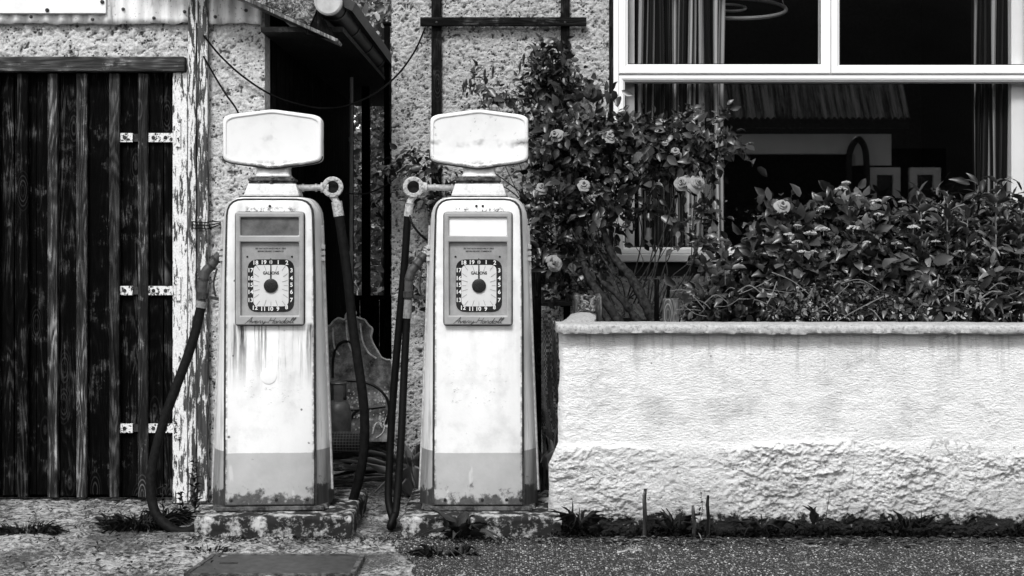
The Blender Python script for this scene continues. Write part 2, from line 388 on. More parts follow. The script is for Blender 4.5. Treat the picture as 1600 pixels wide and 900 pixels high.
plain('dial_plate', .30, .5, .3, var=.25, scale=12); plain('dial_face', .66, .45, .3, var=.08, scale=10); plain('dial_black', .008, .4); plain('numeral_white', .8, .5, var=.04); plain('script_metal', .05, .4, .4)
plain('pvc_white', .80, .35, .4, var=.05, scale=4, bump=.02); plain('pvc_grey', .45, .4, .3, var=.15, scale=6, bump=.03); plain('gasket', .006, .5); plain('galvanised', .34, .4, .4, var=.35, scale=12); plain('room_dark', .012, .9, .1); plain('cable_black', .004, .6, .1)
plain('soil', .012, .95, .1, var=.5, scale=40, bump=.8); plain('lamp_grey', .16, .6, var=.2); plain('gutter_dark', .012, .5, .3, var=.4); plain('cap_pale', .40, .5, var=.2, scale=20); plain('slate_dark', .03, .5, .4, var=.5, scale=14, bump=.3); plain('stem_dark', .018, .7, .2, var=.5, scale=60); plain('stem_bark', .022, .9, .05, var=.9, scale=45, bump=1.); plain('petal', .24, .7, .1, var=.08, scale=20, bump=.02)
plain('umbel', .32, .7, .2, var=.2, scale=200); plain('hill_green', .008, .95, .05, var=.5, scale=.6); plain('gas_paint', .06, .45, .4, var=.6, scale=14); plain('wire_grey', .10, .5, .4, var=.4)
plain('flag_metal', .045, .55, .3, var=.4, scale=24, bump=.2)

def leafmat(name, lo, hi, rough=.42, spec=.5):
    k = NM(name, rough, spec); t = k.attr('tone'); k.col(k.ramp(t, (0, lo), (.55, lo+(hi-lo)*.22), (.85, lo+(hi-lo)*.6), (1, hi)))
    k.b.inputs['Transmission Weight'].default_value = 0; M[name] = k.m
leafmat('leaf_rose', .003, .07, .36); leafmat('leaf_shrub', .003, .085, .34); leafmat('leaf_pale', .004, .13, .36); leafmat('leaf_weed', .006, .05, .6, .2); leafmat('leaf_hedge', .05, .42, .45); leafmat('litter', .006, .2, .8, .2)  # leaf_hedge is raised to put backlight through the leaves into its colour

def asphalt():
    k = NM('asphalt', .85, .3); v = k.coord(); vo = k.n('ShaderNodeTexVoronoi', Vector=v); vo.inputs['Scale'].default_value = 96
    sep = k.n('ShaderNodeSeparateColor', Color=vo.outputs['Color']); f = k.noise(v, 220, 4, .7); g = k.noise(v, 5, 4, .6)
    c = k.ramp(sep.outputs[0], (.32, .008), (.54, .05), (.78, .18), (1., .5)); c = k.mix(k.range(vo.outputs['Distance'], .35, .6), c, .008)
    c = k.mix(k.range(f, .56, .68, 0, .8), c, .4); c = k.mix(k.range(g, .5, .7, 0, .5), c, .02)
    k.col(c); k.bump(k.math('ADD', k.math('MULTIPLY', vo.outputs['Distance'], -1), k.math('MULTIPLY', sep.outputs[1], .8)), .9, .008); M['asphalt'] = k.m
asphalt()
def concrete():
    k = NM('forecourt', .9, .2); v = k.coord(); f = k.noise(v, 36, 8, .76, .5); g = k.noise(v, 1.9, 6, .7); h = k.noise(v, 120, 4, .7)
    c = k.ramp(f, (.38, .008), (.47, .08), (.54, .32), (.68, .62)); c = k.mix(k.range(g, .50, .62, 0, .85), c, k.ramp(h, (.35, .012), (.6, .10), (.75, .35)))
    sl_ = k.noise(k.coord((1,2.2,1)), 9, 6, .7); c = k.mix(k.math('MULTIPLY', k.range(g, .49, .41), k.range(sl_, .40, .56)), c, k.ramp(f, (.36, .12), (.5, .42), (.66, .58)))
    cr = k.voro(k.coord((1,1,1)), 2.3, feature='DISTANCE_TO_EDGE'); c = k.mix(k.range(cr, .012, .006, 0, .5), c, .02)
    k.col(c); k.bump(k.math('ADD', f, k.math('MULTIPLY', h, .6)), .9, .014); M['forecourt'] = k.m
concrete()

def glass(name, f0):
    m = bpy.data.materials.new(name); m.use_nodes = True; t = m.node_tree; t.nodes.clear()
    out = t.nodes.new('ShaderNodeOutputMaterial'); mx = t.nodes.new('ShaderNodeMixShader'); tr = t.nodes.new('ShaderNodeBsdfTransparent'); gl = t.nodes.new('ShaderNodeBsdfGlossy'); fr = t.nodes.new('ShaderNodeLayerWeight')
    gl.inputs['Roughness'].default_value = .012; fr.inputs['Blend'].default_value = .5; tr.inputs['Color'].default_value = (.95,.95,.95,1)
    pw = t.nodes.new('ShaderNodeMath'); pw.operation = 'POWER'; pw.inputs[1].default_value = 5; mul = t.nodes.new('ShaderNodeMath'); mul.operation = 'MULTIPLY_ADD'; mul.inputs[1].default_value = 1-f0; mul.inputs[2].default_value = f0; mul.use_clamp = True
    t.links.new(fr.outputs['Facing'], pw.inputs[0]); t.links.new(pw.outputs[0], mul.inputs[0]); t.links.new(mul.outputs[0], mx.inputs[0]); t.links.new(tr.outputs[0], mx.inputs[1]); t.links.new(gl.outputs[0], mx.inputs[2]); t.links.new(mx.outputs[0], out.inputs[0]); M[name] = m
glass('window_glass', .13); glass('dial_glass', .04)
def curtain():
    k = NM('curtain_cloth', .9, .1); u = k.n('ShaderNodeUVMap').outputs[0]; sp = k.n('ShaderNodeSeparateXYZ'); k.set(sp.inputs[0], u)
    cv = k.n('ShaderNodeCombineXYZ'); k.set(cv.inputs[0], sp.outputs[0]); a = k.noise(cv.outputs[0], 11, 2, .5); b = k.noise(cv.outputs[0], 60, 2, .6)
    c = k.mix(k.range(a, .50, .56), .006, .42); c = k.mix(k.math('MULTIPLY', k.range(b, .50, .58), .8), c, .02); k.col(c); M['curtain_cloth'] = k.m  # stripes put the light and dark of the folds into the cloth colour
curtain()
def tiles():
    k = NM('roof_tiles', .8, .2); v = k.coord(); f = k.noise(v, 3, 6, .7); k.col(k.ramp(k.noise(k.coord((9,.5,.5)), 1, 5, .8), (.42, .015), (.62, .45))); M['roof_tiles'] = k.m
tiles()
plain('cottage_white', .8, .8, var=.1, scale=2)
def graffiti():
    k = NM('painted_board', .8, .2); v = k.coord(); f = k.noise(v, 9, 6, .7); g = k.noise(v, 60, 4, .7)
    c = k.ramp(f, (.36, .02), (.5, .11), (.66, .3)); c = k.mix(k.range(g, .55, .7, 0, .5), c, .3); k.col(c); k.bump(g, .4, .004); M['painted_board'] = k.m
graffiti()
def sacking():
    k = NM('sacking', .6, .4); v = k.coord((1,1,1)); w = k.n('ShaderNodeTexChecker', Vector=k.coord((90,90,60))); w.inputs['Scale'].default_value = 1.0; f = k.noise(v, 10, 4)
    c = k.mix(w.outputs['Fac'], .03, k.ramp(f, (.4, .08), (.62, .4))); k.col(c); M['sacking'] = k.m
sacking()
def galv():
    k = NM('galv_paint', .6, .3); v = k.coord((14,14,2.5)); f = k.noise(v, 1, 5, .65); c = k.ramp(f, (.30, .14), (.42, .62), (.62, .8)); g = k.noise(k.coord(), 60, 4); c = k.mix(k.range(g, .62, .7, 0, .7), c, .08); k.col(c); M['galv_paint'] = k.m
galv()
plain('enamel_panel', .74, .5, .4, var=.12, scale=9)
def flaky():
    k = NM('flaky_board', .9, .15); v = k.coord((1,1,1)); f = k.noise(v, 34, 7, .8, 1.2); k.col(k.ramp(f, (.40, .01), (.5, .12), (.6, .5), (.7, .65))); k.bump(f, 1., .02); M['flaky_board'] = k.m
flaky()
wood('soffit_wood', .01, .02, 20, axis='Y'); plain('cap_dark', .06, .5, .3, var=.4)
plain('board_pale', .42, .8, var=.5, scale=50); plain('board_inner', .02, .8, var=.4); wood('stick_wood', .03, .14, 60)
plain('petal_dark', .02, .6, .2, var=.3); plain('stem_pale', .14, .7, .2, var=.4, scale=60); leafmat('leaf_moss', .002, .02, .8, .1)
leafmat('straw', .04, .4, .7, .1)
plain('render_plain', .5, .9, .1, var=.4, scale=40, bump=.8)
# ------------------------------------------------------------------ world, sun, camera
SUN_EL, SUN_AZ = math.radians(50), math.radians(196)      # azimuth clockwise from +Y; behind the camera, a little to its left
w = bpy.data.worlds.new('World'); SC.world = w; w.use_nodes = True; nt = w.node_tree
bg = nt.nodes['Background']; sky = nt.nodes.new('ShaderNodeTexSky'); sky.sky_type = 'NISHITA'; sky.sun_disc = False
sky.sun_elevation = SUN_EL; sky.sun_rotation = SUN_AZ
bw = nt.nodes.new('ShaderNodeRGBToBW'); nt.links.new(sky.outputs[0], bw.inputs[0]); nt.links.new(bw.outputs[0], bg.inputs[0]); bg.inputs[1].default_value = .15
sl = bpy.data.lights.new('sun', 'SUN'); sl.energy = 1.5; sl.angle = math.radians(14); so = bpy.data.objects.new('sun', sl); COL.objects.link(so)
sd = Vector((math.sin(SUN_AZ)*math.cos(SUN_EL), math.cos(SUN_AZ)*math.cos(SUN_EL), math.sin(SUN_EL)))
so.rotation_euler = sd.to_track_quat('Z', 'Y').to_euler(); so.location = (0, 0, 12)
cam = bpy.data.cameras.new('camera'); co = bpy.data.objects.new('camera', cam); COL.objects.link(co); SC.camera = co
co.location = (0, 0, H); co.rotation_euler = (math.radians(90), 0, 0); cam.sensor_width = 36; cam.lens = 36*F/1600; cam.shift_y = -(450-VH)/1600; cam.clip_end = 2000; cam.clip_start = .05
SC.view_settings.view_transform = 'Standard'; SC.view_settings.look = 'None'; SC.view_settings.exposure = EXPOSURE; SC.view_settings.gamma = 1
SC.cycles.max_bounces = 6; SC.cycles.transparent_max_bounces = 8

# ------------------------------------------------------------------ ground and road
def axis(lo, f0, f1, hi, step, k=14):
    return np.concatenate([lo + (f0-lo)*(1-np.linspace(1, 0, k)[:-1]**3), np.arange(f0, f1, step), f1 + (hi-f1)*np.linspace(0, 1, k)**3])
def near(X, Y): return np.clip((3.2-np.abs(X))/.4, 0, 1)*np.clip((Y-5.4)/.3, 0, 1)*np.clip((10.5-Y)/.4, 0, 1)
def ground_pos(X, Y):
    h = .010*fbm(X*9, Y*9, seed=3, octv=5, gain=.6) + .006*vnoise(X*2.2, Y*2.2, seed=9)
    return X, Y, h*near(X, Y) - .012
g = grid_mesh('ground', axis(-320, -2.4, 2.0, 320, .012), axis(-320, 5.7, 9.4, 320, .016), ground_pos, M['forecourt']); tag(g, kind='structure')
def road_edge(X, Y): return (-.47 + .05*fbm(Y*5, Y*0+1.3, seed=21) - (Y-6.4)*.25)
def road_pos(X, Y):
    h = .0045*fbm(X*45, Y*45, seed=5, octv=3, gain=.7) + .004*vnoise(X*3, Y*3, seed=6)
    e = np.clip((X - road_edge(X, Y))/.12, 0, 1)
    return X, Y, np.where(near(X, Y) > 0, (h+.004)*near(X, Y) - .004*(1-e) - .004, .0)
def road_keep(X, Y): return (Y < 6.985) & (Y > -5.2) & ((X > road_edge(X, Y)) | (Y < 5.6))
r = grid_mesh('road', axis(-300, -.8, 2.75, 300, .010), axis(-5.2, 5.9, 7.0, 7.2, .012), road_pos, M['asphalt'], keep=road_keep); tag(r, kind='structure')
# far hills: backdrop to the passage, and one added unseen to block reflected sky
def backdrop_hill(Y0, top, sgn):
    xs, ts = np.linspace(-160, 160, 60), np.linspace(0, 1, 12)
    return grid_mesh('hill', xs, ts, lambda X, T: (X, Y0 + sgn*T*30, top*np.sin(T*1.5)*(1+.16*fbm(X*.04, T, seed=4)) - .1), M['hill_green'])
tag(backdrop_hill(46, 6.4, 1), kind='structure'); tag(backdrop_hill(-40, 17, -1), kind='structure')

# ------------------------------------------------------------------ shed on the left
YS = 7.8
shed = empty('shed', P(340, 780, YS), 'roughcast shed with weathered plank door and corrugated gable under a sloping eave', 'shed')
def rc(seed, freq, amp):
    def h(X, Z):
        a = fbm(X*freq, Z*freq, seed=seed, octv=4, gain=.6); b = np.abs(fbm(X*freq*1.7, Z*freq*1.7, seed=seed+5, octv=3))
        return amp*(a*.6 + .9 - 1.2*np.clip(b, 0, .8))
    return h
hs = rc(31, 30, .007)
def cav_of(h, amp): return lambda X, Z: np.clip(h(X, Z)/amp*.45 + .22, 0, 1)
def wall_sheet(name, u0, u1, v0, v1, Y, h, amp, mat, parent, step=.006, keep=None, flat=0.0):
    a, b = P(u0, v1, Y), P(u1, v0, Y)
    return grid_mesh(name, np.arange(a.x, b.x+step*.5, step), np.arange(a.z, b.z+step*.5, step), lambda X, Z: (X, Y - h(X, Z), Z), mat, parent, attr=cav_of(h, amp), keep=keep, smooth=False)
xj, zl = P(270, 0, YS).x, P(0, 92, YS).z
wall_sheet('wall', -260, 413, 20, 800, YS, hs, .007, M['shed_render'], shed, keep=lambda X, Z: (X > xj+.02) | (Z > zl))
mb = MB(); a, b = P(413, 800, YS), P(300, 10, YS); mb.box((b.x, YS+.01, -.1), (a.x-.003, YS+.2, 2.72)); mb.build('wall_core', M['render_plain'], shed)
wall_sheet('wall', -620, -259, 20, 800, YS, hs, .007, M['shed_render'], shed, step=.012)
mb = MB(); p_, q_ = P(-620, 800, YS), P(-259, 10, YS); mb.box((p_.x, YS+.01, -.1), (q_.x, YS+.2, 2.72)); mb.build('wall_core', M['render_plain'], shed)
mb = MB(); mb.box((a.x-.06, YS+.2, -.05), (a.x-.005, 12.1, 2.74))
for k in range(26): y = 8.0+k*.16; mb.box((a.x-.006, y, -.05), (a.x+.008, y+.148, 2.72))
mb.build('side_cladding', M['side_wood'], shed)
# lintel and peeling jamb
mb = MB(); p, q = P(-260, 113, YS), P(292, 90, YS); mb.box((p.x, YS-.055, p.z), (q.x, YS+.05, q.z)); mb.build('lintel', M['lintel_wood'], shed, bevel=.006)
mb = MB(); p, q = P(271, 785, YS), P(294, 114, YS); mb.box((p.x, YS-.022, p.z), (q.x, YS+.05, q.z)); mb.build('door_jamb', M['peeling_jamb'], shed, bevel=.004)
for (u0, u1, y, m) in ((294.5, 307, .045, 'peeling_trim'), (310, 326, .06, 'peeling_post')):
    mb = MB(); p, q = P(u0, 790, YS-.03), P(u1, -30, YS-.03)
    mb.box((p.x, YS-y, 0.0), (q.x, YS-.012, q.z)); mb.build('corner_post', M[m], shed, bevel=.005)
mb = MB(); p, q = P(307, 790, YS), P(310, -30, YS); mb.box((p.x, YS-.03, 0), (q.x, YS-.008, q.z)); mb.build('corner_gap', M['dark_rust'], shed)  # dark strip standing in for the shade between the two posts
mb = MB()
for k in range(3):
    z = P(0, 347+k*5, YS).z; x0, x1 = P(303, 0, YS).x, P(330, 0, YS).x
    mb.tube([(x0, YS-.05, z), (x0+.01, YS-.07, z+.002), (x1-.01, YS-.07, z-.003), (x1+.01, YS-.04, z+.004), (x1+.06, YS-.035, z+.012*k)], .0035, 6)
mb.build('wire_tie', M['cable_black'], shed)
# the door: planks with cover battens, strap hinges
door_mb = MB(); u = -262; random.seed(3)
while u < 268:
    wd = random.uniform(30, 46); u1 = min(u+wd, 269); p, q = P(u, 779, YS), P(u1, 112.5, YS); d = random.uniform(.0, .01)
    door_mb.box((p.x+.002, YS+.02-d, .012+random.uniform(0, .012)), (q.x-.002, YS+.06, q.z)); u = u1
p, q = P(-262, 779, YS), P(271, 108, YS); door_mb.box((p.x, YS+.061, .0), (q.x, YS+.095, q.z))
door = door_mb.build('door', M['plank_wood'], shed, bevel=.003)
for (u0, u1, m) in ((-150,-135,'plank_wood'),(-106,-90,'batten_wood'),(-58,-43,'batten_wood'),(-14,0,'plank_wood'),(29,45,'plank_wood'),(76,91,'batten_wood'),(121,137,'batten_wood'),(172,188,'trellis_wood'),(217,232,'batten_wood')):
    mb = MB(); p, q = P(u0, 778, YS), P(u1, 115, YS); mb.box((p.x, YS-.02, .015), (q.x, YS+.008, q.z)); mb.build('batten', M[m], door, bevel=.003)
for v0, v1 in ((208, 222), (447, 461), (662, 676)):
    mb = MB()
    for u0, u1 in ((186, 207.5), (231, 277)):
        p, q = P(u0, v1, YS), P(u1, v0, YS); mb.box((p.x, YS-.006, p.z), (q.x, YS+.012, q.z))
    p, q = P(207, v1-1, YS), P(231.5, v0+1, YS); mb.box((p.x, YS+.0085, p.z), (q.x, YS+.013, q.z), 1)
    p, q = P(276, v1+8, YS), P(284, v0-15, YS); mb.box((p.x, YS-.034, p.z), (q.x, YS-.021, q.z))
    c = P(276, (v0+v1)/2, YS); mb.tube([(c.x, YS-.03, c.z-.035), (c.x, YS-.03, c.z+.035)], .009, 8)
    for u in (195, 240, 259):
        c = P(u, (v0+v1)/2, YS); mb.lathe([(.011, 0), (.009, -.006)], (c.x, YS-.006, c.z), 'Y', 8, 1)
    mb.build('strap_hinge', [M['hinge_paint'], M['dark_rust']], door)
# corrugated gable sheet with a flat panel over it
p, q = P(-620, 37, YS-.03), P(411, -70, YS-.03); xs = np.arange(p.x, q.x, .006)
cg = grid_mesh('corrugated_sheet', xs, np.linspace(p.z, q.z, 12), lambda X, Z: (X, YS-.035-.011*np.sin(X*2*math.pi/.083), Z + np.where(Z < p.z+.01, .004*fbm(X*14, X*0, seed=8), 0)), M['galv_paint'], shed)
sm = cg.modifiers.new('t', 'SOLIDIFY'); sm.thickness = .003
for k, u in enumerate(range(-240, 405, 48)):
    mb = MB(); c = P(u, 26 + (k % 3)*2 - (k % 2)*12, YS-.05); mb.lathe([(.010, .01), (.009, 0), (.004, -.006)], c, 'Y', 8); mb.build('nail', M['rust'], shed)
0
mb = MB(); p, q = P(-260, 21, YS-.06), P(166, -70, YS-.06); mb.box((p.x, YS-.064, p.z), (q.x, YS-.052, q.z)); mb.build('flat_panel', M['enamel_panel'], shed, bevel=.003)
for u, v in ((74, 16), (-90, 16), (160, 3)): mb = MB(); mb.lathe([(.011, 0), (.011, -.006), (.005, -.009)], P(u, v, YS-.064), 'Y', 10); mb.build('panel_bolt', M['dark_rust'], shed)
# roof, verge board, eave
YV = 7.58
e, t = P(526, 66, YV), P(371, -4, YV); sl_ = (t.z-e.z)/(t.x-e.x); nrm = Vector((-sl_, 0, 1)).normalized()
ridge = Vector((-4.2, YV, e.z + sl_*(-4.2-e.x)))
mb = MB()
def slab(mb, a, b, th, y0, y1, mi=0):
    vs = []
    for y in (y0, y1):
        for p_, o_ in ((a, 0), (b, 0), (b, th), (a, th)): vs.append((p_.x + nrm.x*o_, y, p_.z + nrm.z*o_))
    mb.add(vs, [(0,1,2,3),(7,6,5,4),(0,4,5,1),(1,5,6,2),(2,6,7,3),(3,7,4,0)], mi)
slab(mb, e, ridge, .05, YV+.03, 12.4); o_ = nrm*.19
for f_ in mb.v: pass
mb.v = [(x+o_.x, y, z+o_.z) for x, y, z in mb.v]; mb.build('roof', M['slate_dark'], shed)
mb = MB(); e2 = P(481, 45.5, YV); slab(mb, e2, ridge, .16, YV, YV+.028); mb.v = [(x+nrm.x*.022, y, z+nrm.z*.022) for x, y, z in mb.v]
mb.build('verge_board', M['flaky_board'], shed)
mb = MB(); slab(mb, e, ridge, .018, YV-.012, YV+.2); mb.build('verge_batten', M['grey_wood'], shed, bevel=.003)
mb = MB(); a = P(478, 40, YV+.012); mb.add([(a.x, YV+.01, a.z+.2), (e.x, YV+.01, e.z+.01), (a.x, YV+.01, e.z+.045), (a.x, YV+.04, a.z+.2), (e.x, YV+.04, e.z+.01), (a.x, YV+.04, e.z+.045)], [(0,1,2),(5,4,3),(0,3,4,1),(1,4,5,2),(2,5,3,0)]); mb.build('eave_bracket', M['trellis_wood'], shed)
mb = MB(); p, q = P(409, 51, YV+.06), P(508, 43, YV+.06); mb.box((p.x, YV+.03, p.z), (e.x+.03, 12.3, q.z)); mb.build('soffit', M['soffit_wood'], shed)
g0 = P(513, 2, YV-.05); g1 = Vector((g0.x, 12.2, g0.z))
gut = MB(); gut.tube([g0, g1], .072, 18); gm = gut.build('gutter', M['gutter_dark'], shed, smooth=True)
mb = MB(); mb.lathe([(.0745, .03), (.0745, -.004), (.066, -.010), (.0655, -.004)], g0 + Vector((0, -.001, 0)), 'Y', 24); mb.build('end_cap', M['cap_pale'], gm, smooth=True)
for y in (7.72, 8.4, 9.2, 10.0, 10.9): mb = MB(); mb.lathe([(.078, 0), (.080, .015), (.078, .03)], (g0.x, y, g0.z), 'Y', 20); mb.build('gutter_bracket', M['cap_dark'], gm, smooth=True)

# ------------------------------------------------------------------ house on the right
YH = 8.7
house = empty('house', P(790, 735, YH), 'roughcast house with a wide white framed window behind the planter', 'house')
hh = rc(77, 34, .008)
wx0, wx1, wz0, wz1 = P(957, 0, YH).x, P(1628, 0, YH).x, P(0, 409, YH).z, P(0, -260, YH).z
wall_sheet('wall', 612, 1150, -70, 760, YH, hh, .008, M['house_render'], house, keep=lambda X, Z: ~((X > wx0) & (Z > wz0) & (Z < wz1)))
mb = MB(); x0, xe = P(612, 0, YH).x, 4.6
mb.box((x0+.004, YH+.01, -.1), (wx0, YH+.25, 4.4)); mb.box((wx0, YH+.012, -.1), (xe, YH+.25, wz0-.01)); mb.box((wx1, YH+.01, wz0-.01), (xe, YH+.25, 4.4)); mb.box((wx0, YH+.011, wz1), (wx1, YH+.25, 4.4)); mb.box((x0+.004, YH+.251, -.1), (x0+.2, 13, 4.4))
mb.build('wall_core', M['render_plain'], house)
wall_sheet('wall', 1626, 1990, -70, 560, YH, hh, .008, M['house_render'], house, step=.012)
mb = MB(); mb.box((x0-.1, YH-.02, 4.401), (xe+.2, 13.2, 4.52)); mb.build('roof', M['slate_dark'], house)
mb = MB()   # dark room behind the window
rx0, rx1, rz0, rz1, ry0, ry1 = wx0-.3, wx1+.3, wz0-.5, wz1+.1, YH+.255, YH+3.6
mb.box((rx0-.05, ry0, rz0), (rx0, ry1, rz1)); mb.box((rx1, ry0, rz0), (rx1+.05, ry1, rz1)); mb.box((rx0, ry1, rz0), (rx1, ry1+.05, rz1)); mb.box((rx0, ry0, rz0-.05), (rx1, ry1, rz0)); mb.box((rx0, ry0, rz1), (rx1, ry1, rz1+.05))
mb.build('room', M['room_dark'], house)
win_mb = MB()
def fr(mb, u0, u1, v0, v1, y0, y1, mi=0):
    p, q = P(u0, v1, YH), P(u1, v0, YH); mb.box((p.x, y0, p.z), (q.x, y1, q.z), mi)
def sash(mb, u0, u1, v0, v1, w, y0, y1):
    """mitred moulded sash: outer flat, inner sloping bead"""
    def ringq(o, y):
        p, q = P(u0+o, v1-o, YH), P(u1-o, v0+o, YH); return [(p.x,y,p.z),(q.x,y,p.z),(q.x,y,q.z),(p.x,y,q.z)]
    rr = [ringq(0, y1), ringq(0, y0+.004), ringq(1, y0), ringq(w*.45, y0), ringq(w*.5, y0+.006), ringq(w*.62, y0+.004), ringq(w, y0+.022), ringq(w, y1)]
    vs = [p for r_ in rr for p in r_]; fs = []
    for k in range(len(rr)-1):
        for i in range(4): j = (i+1) % 4; fs.append((k*4+i, k*4+j, k*4+4+j, k*4+4+i))
    mb.add(vs, fs)
window = MB()
fr(window, 958, 966, -80, 396, YH-.03, YH+.07); fr(window, 1619, 1628, -80, 396, YH-.03, YH+.07); fr(window, 966, 1619, 116.6, 118.2, YH-.008, YH+.07)
window = window.build('window', M['pvc_white'], house, bevel=.003)
for (u0, u1, v0, v1, wd) in ((966.5, 1296.5, -80, 115.5, 15), (1297.5, 1618.5, -80, 115.5, 14), (966.5, 1618.5, 119, 396, 10)):
    mb = MB(); sash(mb, u0, u1, v0, v1, wd, YH-.028, YH+.06); mb.build('sash_frame', M['pvc_white'], window)
    p, q = P(u0+wd-2, v1-wd+2, YH), P(u1-wd+2, v0+wd-2, YH); y = YH+.03
    gp = MB(); gp.add([(p.x,y,p.z),(q.x,y,p.z),(q.x,y,q.z),(p.x,y,q.z)], [(0,1,2,3)]); gp.build('pane', M['window_glass'], window, recalc=False)
    mb = MB()
    for (a0, b0, a1, b1) in ((u0+wd-.6, v0+wd-1, u0+wd+.8, v1-wd+1), (u1-wd-.8, v0+wd-1, u1-wd+.6, v1-wd+1), (u0+wd+.8, v0+wd-1, u1-wd-.8, v0+wd+.8), (u0+wd+.8, v1-wd-.8, u1-wd-.8, v1-wd+1)):
        fr(mb, a0, a1, b0, b1, YH-.0075, YH+.0)
    mb.build('glazing_gasket', M['gasket'], window)
mb = MB(); fr(mb, 958, 1628, 396.5, 409, YH-.085, YH+.06); mb.build('sill', M['pvc_white'], window, bevel=.008)
mb = MB(); fr(mb, 966, 1619, 409.5, 431, YH-.012, YH+.01); mb.build('sill_recess', M['gasket'], window)  # black strip standing in for the shade of the gap below the sill
mb = MB(); fr(mb, 951.5, 957.5, -80, 400, YH-.02, YH+.02); mb.build('edge_strip', M['trellis_wood'], house)
mb = MB(); fr(mb, 979, 993, -80, 392, YH+.075, YH+.14); mb.build('reveal', M['pvc_grey'], house)
mb = MB(); fr(mb, 1587, 1612, -80, 392, YH+.075, YH+.2); mb.build('reveal', M['pvc_white'], house)
# curtains hanging behind the panes
def curtain_obj(u0, u1, seed, label):
    ya = YH+.17; x0_, x1_ = P(u0, 0, ya).x, P(u1, 0, ya).x; n = 200; t = np.linspace(0, 1, n)
    x = x0_ + (x1_-x0_)*t + .008*np.sin(t*70+seed); y = ya + .035*np.sin(t*58+seed+1.2*np.sin(t*9)) + .012*np.sin(t*131)
    s = np.concatenate([[0], np.cumsum(np.hypot(np.diff(x), np.diff(y)))]); z0, z1 = P(0, 392, ya).z+.01, P(0, -250, ya).z
    zs = np.linspace(z0, z1, 14)
    o = grid_mesh('curtain', t, zs, lambda T, Z: (np.interp(T, t, x) + .012*np.sin(Z*1.7+T*14), np.interp(T, t, y), Z), M['curtain_cloth'], origin=(x0_, ya, z0))
    uv = o.data.uv_layers.new(name='UVMap'); li = np.empty(len(o.data.loops), int); o.data.loops.foreach_get('vertex_index', li)
    U = np.stack([np.tile(s, len(zs))[li], np.repeat(zs, n)[li]], -1); uv.data.foreach_set('uv', U.ravel())
    return tag(o, label, 'curtain', 'curtains behind the window')
curtain_obj(992, 1132, 0.3, 'striped curtain gathered at the window end above the rose bush')
curtain_obj(1521, 1586, 2.1, 'narrow striped curtain at the window end away from the pumps')
# ring lamp and ornaments
cl = P(1140, 12, YH+1.0); mb = MB()
mb.tube([cl + Vector((.38*math.cos(a), .38*math.sin(a), .13*math.sin(a))) for a in np.linspace(0, 2*math.pi, 40)], .014, 8); mb.tube([cl + Vector((.11*math.cos(a), .11*math.sin(a), .04*math.sin(a))) for a in np.linspace(0, 2*math.pi, 24)], .01, 6)
for a in (0, 2.1, 4.2): mb.tube([cl + Vector((.38*math.cos(a), .38*math.sin(a), .13*math.sin(a))), (cl.x, cl.y, wz1+.098)], .003, 5)
tag(mb.build('ceiling_lamp', M['lamp_grey'], origin=cl), 'pale ring lamp hanging in the dark room behind the upper pane', 'lamp')
for (u, r_, hgt, m, lab) in ((1013, .03, .17, 'lamp_grey', 'slim pale bottle on the sill inside the window'), (1022, .035, .06, 'cap_pale', 'small round pale jar on the sill inside the window')):
    c = P(u, 393, YH+.11); c.z = P(0, 396, YH).z - .012
    mb = MB(); mb.lathe([(r_*.9, 0), (r_, .01), (r_, hgt*.55), (r_*.45, hgt*.75), (r_*.4, hgt)], c, 'Z', 14); tag(mb.build('bottle' if r_ < .033 else 'jar', M[m], smooth=True, origin=c), lab, 'ornament')
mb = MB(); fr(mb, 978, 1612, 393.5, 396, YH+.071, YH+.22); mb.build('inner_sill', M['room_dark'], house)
# trellis battens on the house wall
tr = empty('trellis', P(682, 190, YH-.03), 'dark timber trellis with one cross rail nailed to the roughcast wall', 'trellis')
def bat(name, u0, u1, v0, v1, y0, y1, m):
    p, q = P(u0, v1, YH-.03), P(u1, v0, YH-.03); mb = MB(); mb.box((p.x, y0, p.z), (q.x, y1, q.z)); return mb.build(name, M[m], tr, bevel=.004)
bat('rail', 657, 916, 28, 42, YH-.065, YH-.04, 'trellis_rail_wood'); bat('upright', 674, 690, -70, 470, YH-.039, YH-.011, 'trellis_wood'); bat('upright', 876, 890, -70, 480, YH-.039, YH-.011, 'trellis_wood')
for u, v in ((682, 35), (883, 35)):
    mb = MB(); mb.lathe([(.008, 0), (.004, -.004)], P(u, v, YH-.0655), 'Y', 8); mb.build('nail', M['dark_rust'], tr)

# ------------------------------------------------------------------ planter wall
YW = 6.95
pl = empty('planter_wall', (.23, YW, 0), 'low white painted planter wall with pale coping and rough bulging foot', 'wall')
px0, px1, ptop = .23, 3.4, P(0, 521, YW).z
def ledge(X): return .440 + .034*fbm(X*2.3, X*0+.7, seed=51, octv=4) + .006*vnoise(X*24, X*0, seed=52)
def ph(X, Z):
    low = np.clip((ledge(X) - Z)/(.03+.025*vnoise(X*3, X*0, seed=55)), 0, 1); low = low*low*(3-2*low)*np.clip(.72+.5*vnoise(X*4.1, Z*6, seed=56), .35, 1)
    up = (.0014+.0010*vnoise(X*2.7, Z*5, seed=47))*fbm(X*21, Z*30, seed=41, octv=5, gain=.7) + .005*fbm(X*2, Z*3, seed=42)
    wx, wz = .5*vnoise(X*14, Z*14, seed=3), .5*vnoise(X*14, Z*14, seed=13)
    lw = .008*(1-2.2*np.abs(vnoise(X*12+wx, Z*19+wz, seed=43))) + .0085*fbm(X*34+wx, Z*50+wz, seed=45, octv=4, gain=.8) + .014*vnoise(X*4, Z*5, seed=44) + .016
    return up*(1-low) + (lw + .02*np.clip(.45-Z, 0, 1))*low
